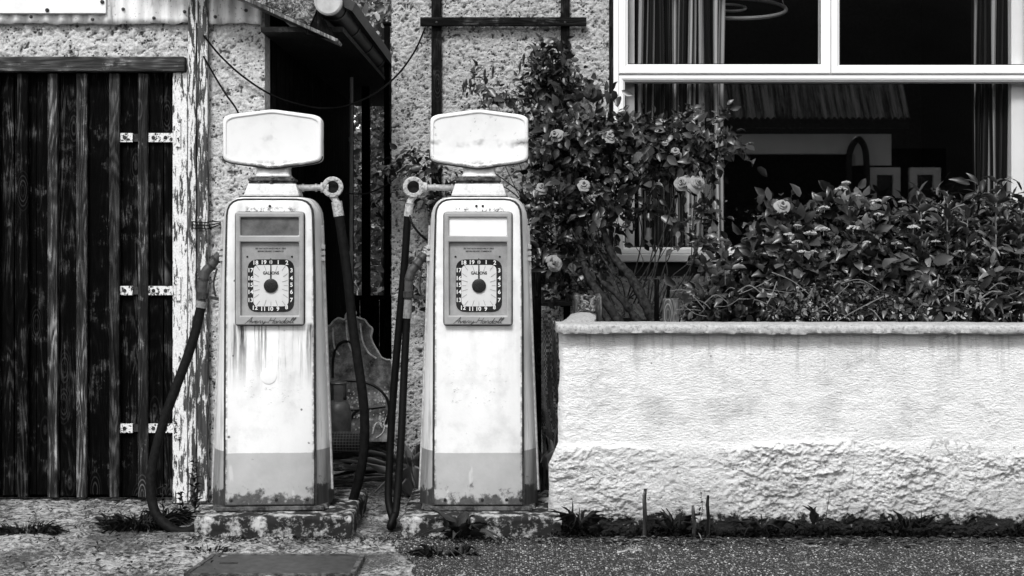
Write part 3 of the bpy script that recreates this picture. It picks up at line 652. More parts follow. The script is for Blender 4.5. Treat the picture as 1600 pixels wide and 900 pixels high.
def pcav(X, Z):
    low = np.clip((ledge(X) - Z)/.022, 0, 1); return np.clip(.55 + (ph(X, Z) - .018*low)*np.where(low > .5, 12, 40), 0, 1)*(1-.0*low)
def ppos(X, Z):
    e = np.clip(1 - (X-px0)/.05, 0, 1); y = YW - ph(X, Z) + .055*e**3
    return X - .05*np.clip((ledge(X)-Z)/.1, 0, 1)*np.clip(1-(X-px0)/.25, 0, 1) + .004*e*fbm(Z*9, Z*0, seed=61), y, Z
grid_mesh('wall', np.concatenate([np.arange(px0, 2.75, .0048), np.arange(2.75, px1, .02)]), np.concatenate([np.arange(-.03, .5, .0042), np.arange(.5, ptop+.006, .0055)]), ppos, M['planter_paint'], pl, attr=pcav, smooth=False)
def skew(y): return (y-YW)*.155
mb = MB(); y1 = 8.45
mb.add([(px0+.01, YW+.045, -.05), (px0+.20, YW+.045, -.05), (px0+.2+skew(y1), y1, -.05), (px0+.01+skew(y1), y1, -.05), (px0+.01, YW+.045, ptop), (px0+.2, YW+.045, ptop), (px0+.2+skew(y1), y1, ptop), (px0+.01+skew(y1), y1, ptop)], [(0,3,2,1),(4,5,6,7),(0,1,5,4),(1,2,6,5),(2,3,7,6),(3,0,4,7)])
mb.box((px0+.201, YW+.046, -.05), (px1, YW+.2, ptop)); mb.build('wall_core', M['planter_paint'], pl)
# coping: one rounded slab over the front, one along the return
mb = MB(); ct = P(0, 507, YW-.045).z; cz = P(0, 521.5, YW-.045).z
xs = np.concatenate([np.linspace(px0-.012, px0+.05, 10), np.arange(px0+.06, 2.8, .01), np.arange(2.8, px1, .05)])
prof = [(.20, ct-.004), (.10, ct), (.0, ct+.001), (-.045, ct-.002), (-.060, ct-.008), (-.063, ct-.022), (-.062, cz+.006), (-.056, cz), (.0, cz-.002), (.2, cz-.002)]
rings = []
for i, x in enumerate(xs):
    k = min(1, (x-xs[0])/.05); sh = (1-math.sqrt(max(0, 1-(1-k)**2)))*.05; rg = []
    for j, (dy, z) in enumerate(prof):
        nz = float(fbm(x*26, j*1.7, seed=71, octv=3))*.0014*(2.6 if j in (6, 7) else 1)
        rg.append((x, YW + dy + (sh if dy < 0 else 0) + nz, z + nz*.7 + .0025*float(vnoise(x*1.5, 0, seed=72))))
    rings.append(rg)
mb.loft(rings); mb.build('coping', M['coping_paint'], pl, smooth=True, angle=60)
mb = MB(); rings = []
for y in np.linspace(YW+.201, 8.2, 50):
    n1, n2 = (.012*float(fbm(y*8, k*3.3, seed=73, octv=3)) for k in (0, 1)); dz = .012*math.sin(min(1, (y-YW-.2)/.5)*1.57)
    xl, xr = px0-.015+skew(y)+n1, px0+.155+skew(y)+n2 - .05*min(1, (y-YW-.2)/.6)
    rings.append([(xl, y, cz+.004), (xl-.003, y, cz+.03), (xl+.012, y, ct-.004+dz), (xl+.06, y, ct+.005+dz), (xr-.03, y, ct+.003+dz), (xr, y, ct-.01+dz), (xr, y, cz+.004)])
mb.loft(rings); mb.build('coping', M['coping_paint'], pl, smooth=True, angle=60)
# soil of the bed
g = grid_mesh('flower_bed_soil', np.linspace(.42, 3.4, 60), np.linspace(YW+.15, 8.69, 30), lambda X, Y: (X, Y, .93+.02*fbm(X*6, Y*6, seed=81)), M['soil']); tag(g, kind='structure')

# ------------------------------------------------------------------ plinths
def plinth(u0, u1, ztop, seed, label):
    Y0, Y1 = 6.85, 7.62; x0, x1 = P(u0, 0, Y0).x, P(u1, 0, Y0).x
    n, m, kz = 60, 50, 14; mb = MB(); rings = []
    per = [(x0+(x1-x0)*t, Y0) for t in np.linspace(0, 1, n)[:-1]] + [(x1, Y0+(Y1-Y0)*t) for t in np.linspace(0, 1, m)[:-1]] + [(x1-(x1-x0)*t, Y1) for t in np.linspace(0, 1, n)[:-1]] + [(x0, Y1-(Y1-Y0)*t) for t in np.linspace(0, 1, m)[:-1]]
    cx, cy = (x0+x1)/2, (Y0+Y1)/2
    lv = [(-.04, 0, 1)] + [(z, 0, 1) for z in np.linspace(0, ztop-.012, kz)] + [(ztop-.003, .006, 1), (ztop, .016, 1)] + [(ztop, 0, s_) for s_ in (.9, .7, .4, .1)]
    for z, ins, sc in lv:
        rg = []
        for (x, y) in per:
            xx = cx+(x-cx)*sc*(1-ins/.4); yy = cy+(y-cy)*sc*(1-ins/.35)
            dsp = .007*float(fbm(x*13+y*7, z*20, y*9, seed=seed, octv=4)) + .007*float(vnoise(x*4, y*4, z*3, seed=seed+1)) if sc == 1 else 0
            d = Vector((xx-cx, yy-cy)); d.normalize()
            rg.append((xx + d.x*dsp, yy + d.y*dsp, z + (.005*float(vnoise(xx*12, yy*12, seed=seed+3)) if z > .05 else 0)))
        rings.append(rg)
    mb.loft(rings); return tag(mb.build('plinth', M['plinth_concrete'], smooth=True, angle=50, origin=(cx, cy, 0)), label, 'plinth', 'pump plinths')
plinth(304, 548, .098, 91, 'low stained concrete plinth under the rust-streaked pump'); plinth(627, 876, .098, 95, 'low mossy concrete plinth abutting the white planter wall')
# ------------------------------------------------------------------ petrol pumps
S = F/7.0; PZ = .101
STROKES = {  # one-stroke slanted script letters, unit height 1
 'A': ([(0,0),(.1,.05),(.5,1),(.55,1),(.55,.0)], [(.15,.42),(.62,.42)], .62), 'v': ([(0,.35),(.1,.42),(.15,0),(.38,.42),(.5,.36)], None, .42), 'e': ([(0,.1),(.25,.25),(.25,.42),(.1,.4),(.06,.15),(.2,0),(.4,.12)], None, .4),
 'r': ([(0,.1),(.12,.44),(.28,.38),(.26,.05),(.42,.08)], None, .4), 'y': ([(0,.35),(.08,.42),(.1,.1),(.3,.1),(.36,.42),(.25,-.35),(.1,-.4),(.15,-.2),(.48,.14)], None, .46), '-': ([(0,.2),(.25,.2)], None, .3),
 'H': ([(0,0),(.12,1)], [(.5,0),(.62,1)], .62), 'a': ([(.3,.4),(.08,.36),(.04,.05),(.25,.05),(.34,.42),(.32,.03),(.45,.1)], None, .44), 'd': ([(.3,.4),(.08,.36),(.04,.05),(.25,.08),(.42,1),(.34,.03),(.48,.1)], None, .46),
 'o': ([(.2,.42),(.05,.3),(.06,.03),(.28,.06),(.32,.36),(.18,.42),(.45,.3)], None, .42), 'l': ([(0,.08),(.28,.7),(.3,1),(.16,.8),(.14,.05),(.3,.06)], None, .27)}
def script(mb, text, x0, z0, width, height, y, r):
    tot = sum(STROKES[c][2] for c in text); sx = width/(tot+.25); x = x0
    for c in text:
        for st in STROKES[c][:2]:
            if st:
                pts = [(x + (a+.28*b)*sx, y, z0 + b*height) for a, b in st]
                mb.tube(smooth_path(pts, 3), r, 4)
        if c == 'H': mb.tube([(x+(.05+.13)*sx, y, z0+.5*height), (x+.72*sx, y, z0+.52*height)], r, 4)
        x += STROKES[c][2]*sx
def text_into(mb, s, size, x, z, y, bold=0, fit=None):
    cu = bpy.data.curves.new('t', 'FONT'); cu.body = s; cu.size = size; cu.align_x = 'CENTER'; cu.align_y = 'CENTER'; cu.offset = bold; cu.extrude = .0004; cu.resolution_u = 3
    o = bpy.data.objects.new('t', cu); COL.objects.link(o); bpy.context.view_layer.update()
    me = bpy.data.meshes.new_from_object(o.evaluated_get(bpy.context.evaluated_depsgraph_get()))
    xs = [v.co.x for v in me.vertices]; k = 1 if not fit else fit/(max(xs)-min(xs))
    mb.add([(x + v.co.x*k, y - v.co.z, z + v.co.y) for v in me.vertices], [tuple(p.vertices) for p in me.polygons])
    bpy.data.objects.remove(o); bpy.data.curves.remove(cu); bpy.data.meshes.remove(me)
def plate(mb, xs, zs, solid, y0, y1, mi=0):
    """slab with rectangular openings from a grid of cells"""
    nx, nz = len(xs)-1, len(zs)-1; idx = {}
    def vid(i, j, y):
        key = (i, j, y)
        if key not in idx: idx[key] = len(mb.v); mb.v.append((xs[i], y, zs[j])); mb.tone.append(.5)
        return idx[key]
    def face(*f): mb.f.append(f); mb.mi.append(mi)
    S_ = lambda i, j: 0 <= i < nx and 0 <= j < nz and solid(i, j)
    for i in range(nx):
        for j in range(nz):
            if not S_(i, j): continue
            face(vid(i,j,y0), vid(i+1,j,y0), vid(i+1,j+1,y0), vid(i,j+1,y0)); face(vid(i,j,y1), vid(i,j+1,y1), vid(i+1,j+1,y1), vid(i+1,j,y1))
            for (di, dj, a, b) in ((-1,0,(i,j),(i,j+1)), (1,0,(i+1,j),(i+1,j+1)), (0,-1,(i,j),(i+1,j)), (0,1,(i,j+1),(i+1,j+1))):
                if not S_(i+di, j+dj): face(vid(*a,y0), vid(*b,y0), vid(*b,y1), vid(*a,y1))

def pump(u0, label, rz, enam, globe_m, upper_m, fx, arm, left_one):
    root = empty('petrol_pump', (P(u0, 0, 7).x, 7.0, PZ), label, 'petrol pump', 'old petrol pumps', rz)
    bpy.context.view_layer.update(); inv = root.matrix_world.inverted()
    X = lambda px: px/S
    Z = lambda v: (797-v)/S
    def Q(u, v, y): return inv @ P(u, v, 7.0+y)
    B = lambda mb, name, m, parent=root, **k: mb.build(name, M[m] if isinstance(m, str) else [M[q] for q in m], parent, local=True, **k)
    # casing: narrow front, sides swelling towards the foot
    rings = []
    for v in (793, 760, 700, 620, 540, 460, 400, 360, 345, 332, 323, 316, 311.5, 309, 308):
        t = (v-345)/(793-345); wf = 66; wb = 77 + 17*max(0, t)**1.05; k = max(0, (345-v)/37)
        sh = 1-math.sqrt(max(0, 1-k*k)) if k < 1 else 1; wf -= 22*sh; wb -= 24*sh; dy = .05*sh
        rings.append([(X(-wf), .005+dy*.3, Z(v)), (X(wf), .005+dy*.3, Z(v)), (X(wf+(wb-wf)*.55), .05+dy*.5, Z(v)), (X(wb), .12+dy, Z(v)), (X(wb), .33-dy, Z(v)), (X(wb-6), .39-dy, Z(v)), (X(-wb+6), .39-dy, Z(v)), (X(-wb), .33-dy, Z(v)), (X(-wb), .12+dy, Z(v)), (X(-wf-(wb-wf)*.55), .05+dy*.5, Z(v))])
    mb = MB(); mb.loft(rings); casing = B(mb, 'casing', 'side_paint', smooth=True, angle=50)
    for sg in (-1, 1):   # raised trim down each side, latch near its top
        mb = MB(); mb.tube([(X(sg*(78.3+17*max(0, (v-345)/448)**1.05)), .125, Z(v)) for v in range(352, 792, 20)], .006, 6)
        for v in (386, 396, 405): mb.box((X(sg*77), .10, Z(v+3.2)), (X(sg*83), .15, Z(v-3.2)))
        B(mb, 'side_trim', 'alloy', smooth=True)
    # front panel with its dark rubber seam
    def outline(d): return round_poly([(X(-69-d), Z(789+d*.3)), (X(69+d), Z(789+d*.3)), (X(67.5+d), Z(430)), (X(64.5+d), Z(313-d)), (X(-64.5-d), Z(313-d)), (X(-67.5-d), Z(430))], [.006, .006, 1, X(24+d), X(24+d), 1], 5)
    mb = MB(); mb.prism(outline(3.2), .0, .02); B(mb, 'seam', 'dark_rust')
    mb = MB(); mb.prism(outline(0), -.012, .0, bevel=.006); B(mb, 'front_panel', enam, smooth=True, angle=30)
    # foot and skirt
    mb = MB(); mb.loft([[(X(-90), .02, 0), (X(90), .02, 0), (X(93), .34, 0), (X(-93), .34, 0)], [(X(-88), .03, Z(791)), (X(88), .03, Z(791)), (X(90), .34, Z(791)), (X(-90), .34, Z(791))]])
    mb.box((X(-84), -.016, 0), (X(84), .018, Z(790.5)))
    B(mb, 'skirt', 'rust', bevel=.003)
    for x in ((-60, 10, 58) if left_one else (-52, 6, 44, 66)): mb = MB(); mb.lathe([(.008, 0), (.0075, -.004), (.004, -.007)], (X(x), -.012, Z(780)), 'Y', 8); B(mb, 'panel_screw', 'dark_rust')
    for x in ((0,) if left_one else (-3, 7)): mb = MB(); mb.lathe([(.007, 0), (.005, -.004)], (X(x), -.012, Z(322)), 'Y', 8); B(mb, 'panel_screw', 'dark_rust')
    # dial surround
    xs = [X(fx+q) for q in (-52.5, -45, 45, 52.5)]; zs = [Z(q) for q in (507, 492.5, 378, 368, 339.5, 331.5)]
    mb = MB(); plate(mb, xs, zs, lambda i, j: not (i == 1 and j in (1, 3)), -.040, -.012); B(mb, 'dial_surround', 'bezel_paint', bevel=.006, smooth=True, angle=30)
    mb = MB(); mb.prism(round_poly([(X(fx-54.2), Z(508.6)), (X(fx+54.2), Z(508.6)), (X(fx+54.2), Z(330.6)), (X(fx-54.2), Z(330.6))], .02, 4), -.0155, -.0125); B(mb, 'surround_seal', 'dark_rust')
    mb = MB(); mb.prism([(xs[1]-.002, zs[3]-.002), (xs[2]+.002, zs[3]-.002), (xs[2]+.002, zs[4]+.002), (xs[1]-.002, zs[4]+.002)], -.026, -.0165); B(mb, 'upper_window', upper_m)
    mb = MB(); mb.prism(round_poly([(xs[1]+.001, zs[3]+.001), (xs[2]-.001, zs[3]+.001), (xs[2]-.001, zs[4]-.001), (xs[1]+.001, zs[4]-.001)], .012, 3), -.0275, -.0265)
    mb = MB(); mb.prism([(xs[1]-.001, zs[1]-.001), (xs[2]+.001, zs[1]-.001), (xs[2]+.001, zs[2]+.001), (xs[1]-.001, zs[2]+.001)], -.0185, -.0165); dial = B(mb, 'dial', 'dial_plate')
    cx, cz = X(fx+1.5), Z(446); rr = lambda hx, hz, r: round_poly([(cx-X(hx), cz-X(hz)), (cx+X(hx), cz-X(hz)), (cx+X(hx), cz+X(hz)), (cx-X(hx), cz+X(hz))], X(r), 5)
    mb = MB(); mb.prism(rr(36, 41, 16), -.0205, -.019); B(mb, 'number_band', 'dial_black', dial)
    mb = MB(); mb.prism(rr(27.2, 32.2, 9), -.0215, -.0207); B(mb, 'dial_face', 'dial_face', dial)
    pos = {0:(0,36.3),1:(11.2,36.3),2:(24.6,35.6),3:(31.7,23.5),4:(31.7,11.4),5:(31.7,1),6:(31.7,-10),7:(31.5,-22.7),8:(24,-33.8),9:(10.7,-36.3),10:(-1,-36.3),11:(-12,-36.3),12:(-25,-34.6),13:(-31.7,-22.5),14:(-31.7,-10),15:(-31.7,1),16:(-31.7,11.4),17:(-31.7,23.8),18:(-24,35.6),19:(-11.3,36.3)}
    mb = MB()
    for n_, (a, b) in pos.items(): text_into(mb, str(n_), .0285, cx+X(a), cz+X(b), -.0212, .0007)
    B(mb, 'number_lettering', 'numeral_white', dial)
    mb = MB(); text_into(mb, 'GALLONS', .021, cx, cz+X(19.5), -.0222, .0007, X(25)); 
    for k in range(20):
        a = 2*math.pi*k/20; dx, dz = math.sin(a), math.cos(a); f = 1/max(abs(dx)/26, abs(dz)/31); l = 9 if k % 5 else 6
        mb.beam((cx+X(dx*(f-l)), -.0221, cz+X(dz*(f-l))), (cx+X(dx*f), -.0221, cz+X(dz*f)), .0012, .0022, (0, 1, 0))
    text_into(mb, 'SEE THAT BOTH HANDS ARE AT ZERO', .0105, X(fx+1), Z(388.3), -.0190, .0002, X(47)); text_into(mb, 'BEFORE DELIVERY COMMENCES', .0105, X(fx+1), Z(392.6), -.0190, .0002, X(40))
    for sx_ in (-35, 34): mb.lathe([(.0055, .0), (.004, -.003)], (X(fx+sx_), -.0186, Z(401)), 'Y', 8)
    B(mb, 'dial_lettering', 'dial_black', dial)
    mb = MB(); mb.lathe([(X(11), 0), (X(11), -.006), (X(9), -.009), (X(3), -.010)], (cx, -.022, cz), 'Y', 24); B(mb, 'hub', 'dial_black', dial, smooth=True)
    mb = MB(); mb.add([(cx-X(1.4), -.0245, cz), (cx+X(1.4), -.0245, cz), (cx+X(.35), -.0245, cz+X(43)), (cx-X(.7), -.0245, cz+X(43)), (cx-X(1.4), -.0235, cz), (cx+X(1.4), -.0235, cz), (cx+X(.35), -.0235, cz+X(43)), (cx-X(.7), -.0235, cz+X(43))], [(0,1,2,3),(7,6,5,4),(0,4,5,1),(1,5,6,2),(2,6,7,3),(3,7,4,0)]); B(mb, 'hand', 'dial_black', dial)
    mb = MB(); y = -.034; mb.add([(xs[1], y, zs[1]), (xs[2], y, zs[1]), (xs[2], y, zs[2]), (xs[1], y, zs[2])], [(0,1,2,3)]); B(mb, 'dial_glass', 'dial_glass', recalc=False)
    mb = MB(); script(mb, 'Avery-Hardoll', X(fx-38), Z(504), X(78), X(8.6), -.0408, .0016); B(mb, 'script_lettering', 'script_metal')
    if left_one:
        mb = MB(); mb.lathe([(X(12.5), 0), (X(12.5), -.002), (X(11), -.003)], (X(-2), -.0125, Z(587)), 'Y', 24); B(mb, 'blank_disc', 'white_strip', smooth=True)
        mb = MB(); mb.box((xs[0]-.004, -.034, Z(484)), (xs[0]-.0005, -.018, Z(392))); B(mb, 'surround_hinge', 'dark_rust', bevel=.001)
    # hood, collar, neck, globe
    mb = MB(); y0, y1 = .07, .33
    mb.loft([[(X(-43), y0, Z(307.5)), (X(43), y0, Z(307.5)), (X(43), y1, Z(307.5)), (X(-43), y1, Z(307.5))], [(X(-43), y0, Z(303)), (X(43), y0, Z(303)), (X(43), y1, Z(303)), (X(-43), y1, Z(303))], [(X(-37.5), y0+.02, Z(286)), (X(37.5), y0+.02, Z(286)), (X(37.5), y1-.02, Z(286)), (X(-37.5), y1-.02, Z(286))]]); B(mb, 'hood', 'enamel_hood', bevel=.004)
    mb = MB(); mb.box((X(-50), y0-.02, Z(308.6)), (X(46), y1+.01, Z(305.4))); B(mb, 'hood_flange', 'rust', bevel=.002)
    mb = MB(); mb.box((X(-34), .10, Z(286)), (X(33), .30, Z(281.5))); mb.box((X(-37.5), .09, Z(281.4)), (X(35), .31, Z(277.6))); mb.box((X(-33), .10, Z(277.5)), (X(31), .30, Z(274.6)))
    for q in range(26):
        a = random.uniform(-36, 33); mb.lathe([(.003, 0), (random.uniform(.006, .013), .006), (.004, random.uniform(.010, .018))], (X(a), random.uniform(.088, .12), Z(random.choice((282, 279, 286)))), 'Z', 6)
    B(mb, 'collar', 'rust', bevel=.002)
    nk = lambda v, w_, i: [(X(-w_), .125+i, Z(v)), (X(w_), .125+i, Z(v)), (X(w_), .27-i, Z(v)), (X(-w_), .27-i, Z(v))]
    mb = MB(); mb.loft([nk(275, 29, -.01), nk(270, 26, 0), nk(262, 25.5, 0), nk(246, 31, 0)]); B(mb, 'neck', 'neck_paint', bevel=.012, smooth=True)
    gl = [(-77.5, 249), (-64, 253.5), (0, 262.5), (64, 253.5), (78.5, 249), (78.5, 181), (66, 176), (0, 167.5), (-66, 176), (-77.5, 181)]
    def goutline(d): return round_poly([(X(a*(1-d/78)), Z(b + (d if b < 215 else -d))) for a, b in gl], [X(7), X(4), X(8), X(4), X(7), X(7), X(4), X(8), X(4), X(7)], 4)
    n_ = len(goutline(0)); prof = [(7.6, .103), (6.4, .1025), (5.6, .098), (4.6, .0965), (2.6, .0975), (1.0, .103), (0, .114), (0, .235), (1.2, .244), (3.2, .252), (6.0, .256)]
    mb = MB(); mb.loft([[(a, y, b) for a, b in goutline(d)] for d, y in prof]); globe = B(mb, 'globe', globe_m, smooth=True, angle=18)
    mb = MB(); rim = lambda d, y: [(a, y, b) for a, b in goutline(d) if b < Z(240)]
    low = [p for p in goutline(-.4) if p[1] < Z(238)]
    mb.tube([(a, .112, b+.001) for a, b in low], .0034, 6); B(mb, 'globe_rim', 'dark_rust', globe)
    # hose arm with sight glass
    sg = 1 if arm == 'right' else -1; ya = .20
    a = Q(472 if sg > 0 else 708, 293.5, ya); b = Q(505 if sg > 0 else 664, 293.0, ya); c = Q(520 if sg > 0 else 646.5, 292.5, ya); rim_r = 16.5*(7+ya)/F
    mb = MB(); mb.tube([a - Vector((sg*.04, 0, 0)), b], .0165, 12)
    for t in (.0, .62): p = a.lerp(b, t); mb.tube([p, p + Vector((sg*.010, 0, 0))], .021, 10)
    B(mb, 'arm', 'rusty_arm', smooth=True)
    mb = MB(); mb.lathe([(rim_r*.62, .055), (rim_r*.93, .05), (rim_r*.95, .012), (rim_r*.8, .008), (rim_r*.8, -.004), (rim_r, -.004), (rim_r, -.022), (rim_r*.92, -.026), (rim_r*.62, -.026), (rim_r*.56, -.018)], c, 'Y', 28)
    mb.tube([b - Vector((sg*.012, 0, 0)), b + Vector((sg*.028, 0, 0))], [.026, .03], 12); mb.tube([c + Vector((0, 0, -rim_r*.8)), Q(525 if sg > 0 else 641, 314, ya), Q(526 if sg > 0 else 640.5, 318, ya)], [.02, .017, .02], 10)
    for k in range(6): q = c + Vector((math.cos(k*1.047)*rim_r*.8, -.0262, math.sin(k*1.047)*rim_r*.8)); mb.lathe([(.005, 0), (.0045, -.005)], q, 'Y', 6)
    B(mb, 'sight_glass_body', 'fitting', smooth=True)
    mb = MB(); mb.lathe([(rim_r*.6, -.0185), (rim_r*.6, -.0195), (.001, -.022)], c, 'Y', 20); B(mb, 'sight_glass', 'black_glass', smooth=True)
    if left_one:
        hp = [(526,318,.20),(530,340,.20),(536,380,.20),(543,430,.2),(550,500,.2),(560,570,.2),(567,620,.2),(570,665,.21),(568,710,.23),(560,752,.26),(549,790,.30)]
        # runs along the ground behind the plinth and out on its left side
        hose = [Q(*p) for p in hp]; g_ = lambda x, y, z: inv @ Vector((x, y, z))
        hose += [g_(-.83, 7.30, .04), g_(-1.0, 7.2, .04), g_(-1.3, 7.1, .04), g_(-1.50, 7.0, .035)]
        hose += [Q(292,831,.0), Q(268,826,.0), Q(246,806,.02), Q(237,780,.04), Q(236,745,.06), Q(243,705,.08), Q(257,655,.1), Q(275,605,.12), Q(292,560,.14), Q(305,520,.16), Q(313,485,.18), Q(315,474,.18)]
        rad, mat_ = .0245, 'hose_grey'
    else:
        g_ = lambda x, y, z: inv @ Vector((x, y, z))
        hose = [Q(640,322,.2), Q(637,340,.2), Q(633,400,.2), Q(627,470,.2), Q(620,550,.2), Q(613,640,.2), Q(609,720,.18), Q(607,780,.14), g_(-.595, 7.08, .03), g_(-.60, 6.98, .024), g_(-.585, 7.0, .07), Q(618,800,.02), Q(622,760,.06), Q(626,700,.1), Q(629,640,.14), Q(632,570,.18), Q(635,510,.2), Q(637,478,.2)]
        rad, mat_ = .0195, 'hose_rubber'
    mb = MB(); mb.tube(smooth_path(hose, 8), rad, 12); B(mb, 'hose', mat_, smooth=True)
    e0 = hose[0]; mb = MB(); mb.tube([e0 + Vector((0,0,.01)), e0.lerp(hose[1], .9)], rad*1.12, 12); B(mb, 'hose_ferrule', 'fitting', smooth=True)
    mb = MB(); mb.tube([hose[-1].lerp(hose[-2], .6), hose[-1] + (hose[-1]-hose[-2])*.3], rad*1.18, 12); B(mb, 'hose_ferrule', 'ferrule', smooth=True)
    # nozzle hung on the side
    if left_one: noz = [(315.5,476,.18),(316,458,.18),(318,436,.18),(322,424,.18),(330,415,.18),(338,405,.18),(343,397,.18)]; sp = [(343,397,.18),(350,382,.19),(353,368,.2)]; ho = [(319,463,.18),(346,468,.18)]; tr_ = [(339,420,.18),(334,440,.18),(335,455,.18),(337,463,.18)]; clampv = 462
    else: noz = [(637,478,.2),(637.5,458,.2),(638.5,436,.2),(643,424,.2),(651,414,.2),(659,404,.2),(664,397,.2)]; sp = [(664,397,.2),(669,387,.2),(675,376,.21)]; ho = [(640,463,.2),(672,467,.2)]; tr_ = [(660,420,.2),(656,440,.2),(657,455,.2),(659,463,.2)]; clampv = 460
    k_ = (7.18)/F
    mb = MB(); mb.tube(smooth_path([Q(*p) for p in noz], 5), [max(6.0, 6.3 + 1.6*math.sin(i/30*3.14*1.1))*k_ for i in range(31)], 12); nz = B(mb, 'nozzle', 'nozzle_metal', smooth=True)
    mb = MB(); mb.tube([Q(*p) for p in sp], [4.6*k_, 3.4*k_, 3.0*k_], 10)
    d = (Q(*sp[1])-Q(*sp[0])).normalized()
    for t in (.004, .018, .032): q = Q(*sp[0]) + d*t; mb.tube([q, q+d*.006], 6.4*k_, 10)
    B(mb, 'spout', 'fitting', nz, smooth=True)
    pth = [Q(*p) for p in noz]
    for i_ in (1, 2, 4, 5): dd = (pth[i_+1]-pth[i_-1]).normalized(); mb = MB(); mb.tube([pth[i_]-dd*.005, pth[i_]+dd*.005], 8.6*k_, 12); B(mb, 'collar', 'dark_rust', nz, smooth=True)
    mb = MB(); mb.tube(smooth_path([Q(*p) for p in tr_], 4), .0055, 6); B(mb, 'trigger', 'dark_rust', nz, smooth=True)
    mb = MB(); mb.beam(Q(*ho[0]), Q(*ho[1]), .012, .016); q = Q(*ho[0]); mb.tube([Q(ho[0][0]-2.5, clampv+5, ho[0][2]), Q(ho[0][0]-2.5, clampv-5, ho[0][2])], 9.3*k_, 12); q = Q(*ho[1]); mb.box(q - Vector((.006, .02, .03)), q + Vector((.012, .02, .03))); B(mb, 'nozzle_bracket', 'dark_rust', bevel=.001)
    if not left_one:
        mb = MB(); mb.tube(smooth_path([Q(639,330,.2), Q(642,345,.17), Q(651,360,.16), Q(663,372,.17), Q(672,377,.19)], 5), .006, 6); B(mb, 'retaining_cord', 'cable_black', smooth=True)
    return root
rusty('enamel_hood', .32, .60, 22, 0, .5, .30, .6); rusty('neck_paint', .35, .75, 14, 0, .5, .30, .6); rusty('rusty_arm', .16, .46, 60, 0, .5, .3, .7); rusty('nozzle_metal', .025, .08, 50, 0, .42, .3, .7); rusty('fitting', .10, .46, 70, 0, .45, .32, .56)
pump(422, 'white petrol pump streaked with rust below its dial, hose arm on its right', math.radians(4.0), 'enamel_streaked', 'globe_faded', 'window_strip', .5, 'right', True)
pump(747.5, 'white petrol pump with a white strip above its dial, hose arm on left', 0, 'enamel_clean', 'globe_stained', 'white_strip', -.5, 'left', False)
# ------------------------------------------------------------------ cables
def cable(name, pts, r, label, n=8):
    p = smooth_path(pts, n); mb = MB(); mb.tube(p, r, 6); return tag(mb.build(name, M['cable_black'], smooth=True, origin=p[0]), label, 'cable')
cable('overhead_cable', [P(318,55,7.73), P(345,88,7.75), P(383,122,7.76), P(430,151,7.80), P(480,166,8.0), P(512,169,8.25), P(545,164,8.30), P(585,146,8.44), P(620,118,8.53), P(648,80,8.6), P(664,44,8.635)], .006, 'thin black cable sagging over the passage from the shed post to the trellis')
cable('loose_cable', [P(318,88,7.73), P(335,118,7.72), P(352,146,7.7), P(372,176,7.66), P(380,215,7.66)], .0055, 'short black cable running from the peeling post down behind the pump globe')
cable('passage_wire', [P(540,302,8.3), P(568,303,8.4), P(590,296,8.5), P(611,284,8.6), P(625,268,8.67), P(640,262,8.69)], .004, 'thin wire strung low across the passage from the left pump arm')
# ------------------------------------------------------------------ passage between the buildings
mb = MB(); c0, c1 = P(553, 0, 12.2), P(553, 0, 12.2); mb.tube([(P(549,0,9.9).x, 9.9, 0), (P(549,0,9.9).x, 9.9, P(0,115,9.9).z)], .013, 8)
for z in (.4, 1.3, 2.1): mb.lathe([(.018, 0), (.018, .03)], (P(549,0,9.9).x, 9.9, z), 'Z', 8)
o = mb.build('drain_pipe', M['cap_pale'], smooth=True, origin=(P(549,0,9.9).x, 9.9, 0)); tag(o, 'thin pale upright pipe at the end of the dark shed cladding', 'pipe')
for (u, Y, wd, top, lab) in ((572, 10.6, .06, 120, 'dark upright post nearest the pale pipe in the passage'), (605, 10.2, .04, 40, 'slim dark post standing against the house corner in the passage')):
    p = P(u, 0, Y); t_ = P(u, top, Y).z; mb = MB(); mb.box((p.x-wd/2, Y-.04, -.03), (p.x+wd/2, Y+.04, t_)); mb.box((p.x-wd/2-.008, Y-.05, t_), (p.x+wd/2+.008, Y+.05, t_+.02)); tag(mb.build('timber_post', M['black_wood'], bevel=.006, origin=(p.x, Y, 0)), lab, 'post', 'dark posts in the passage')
# garden gate boards low in the passage
mb = MB(); a, b = P(552, 462, 10.9), P(620, 462, 10.9)
gate = empty('low_fence', (a.x, 10.9, 0), 'low dark board fence across the far end of the passage', 'fence')
mb = MB()
for k in range(5): x = a.x + k*.075 - .02; mb.box((x, 10.88, 0), (x+.069, 10.9, a.z-.02+.01*(k % 2)))
mb.build('board', M['black_wood'], gate); mb = MB(); mb.box((a.x-.03, 10.85, a.z-.03), (b.x+.02, 10.878, a.z+.005)); mb.build('rail', M['trellis_rail_wood'], gate, bevel=.003)
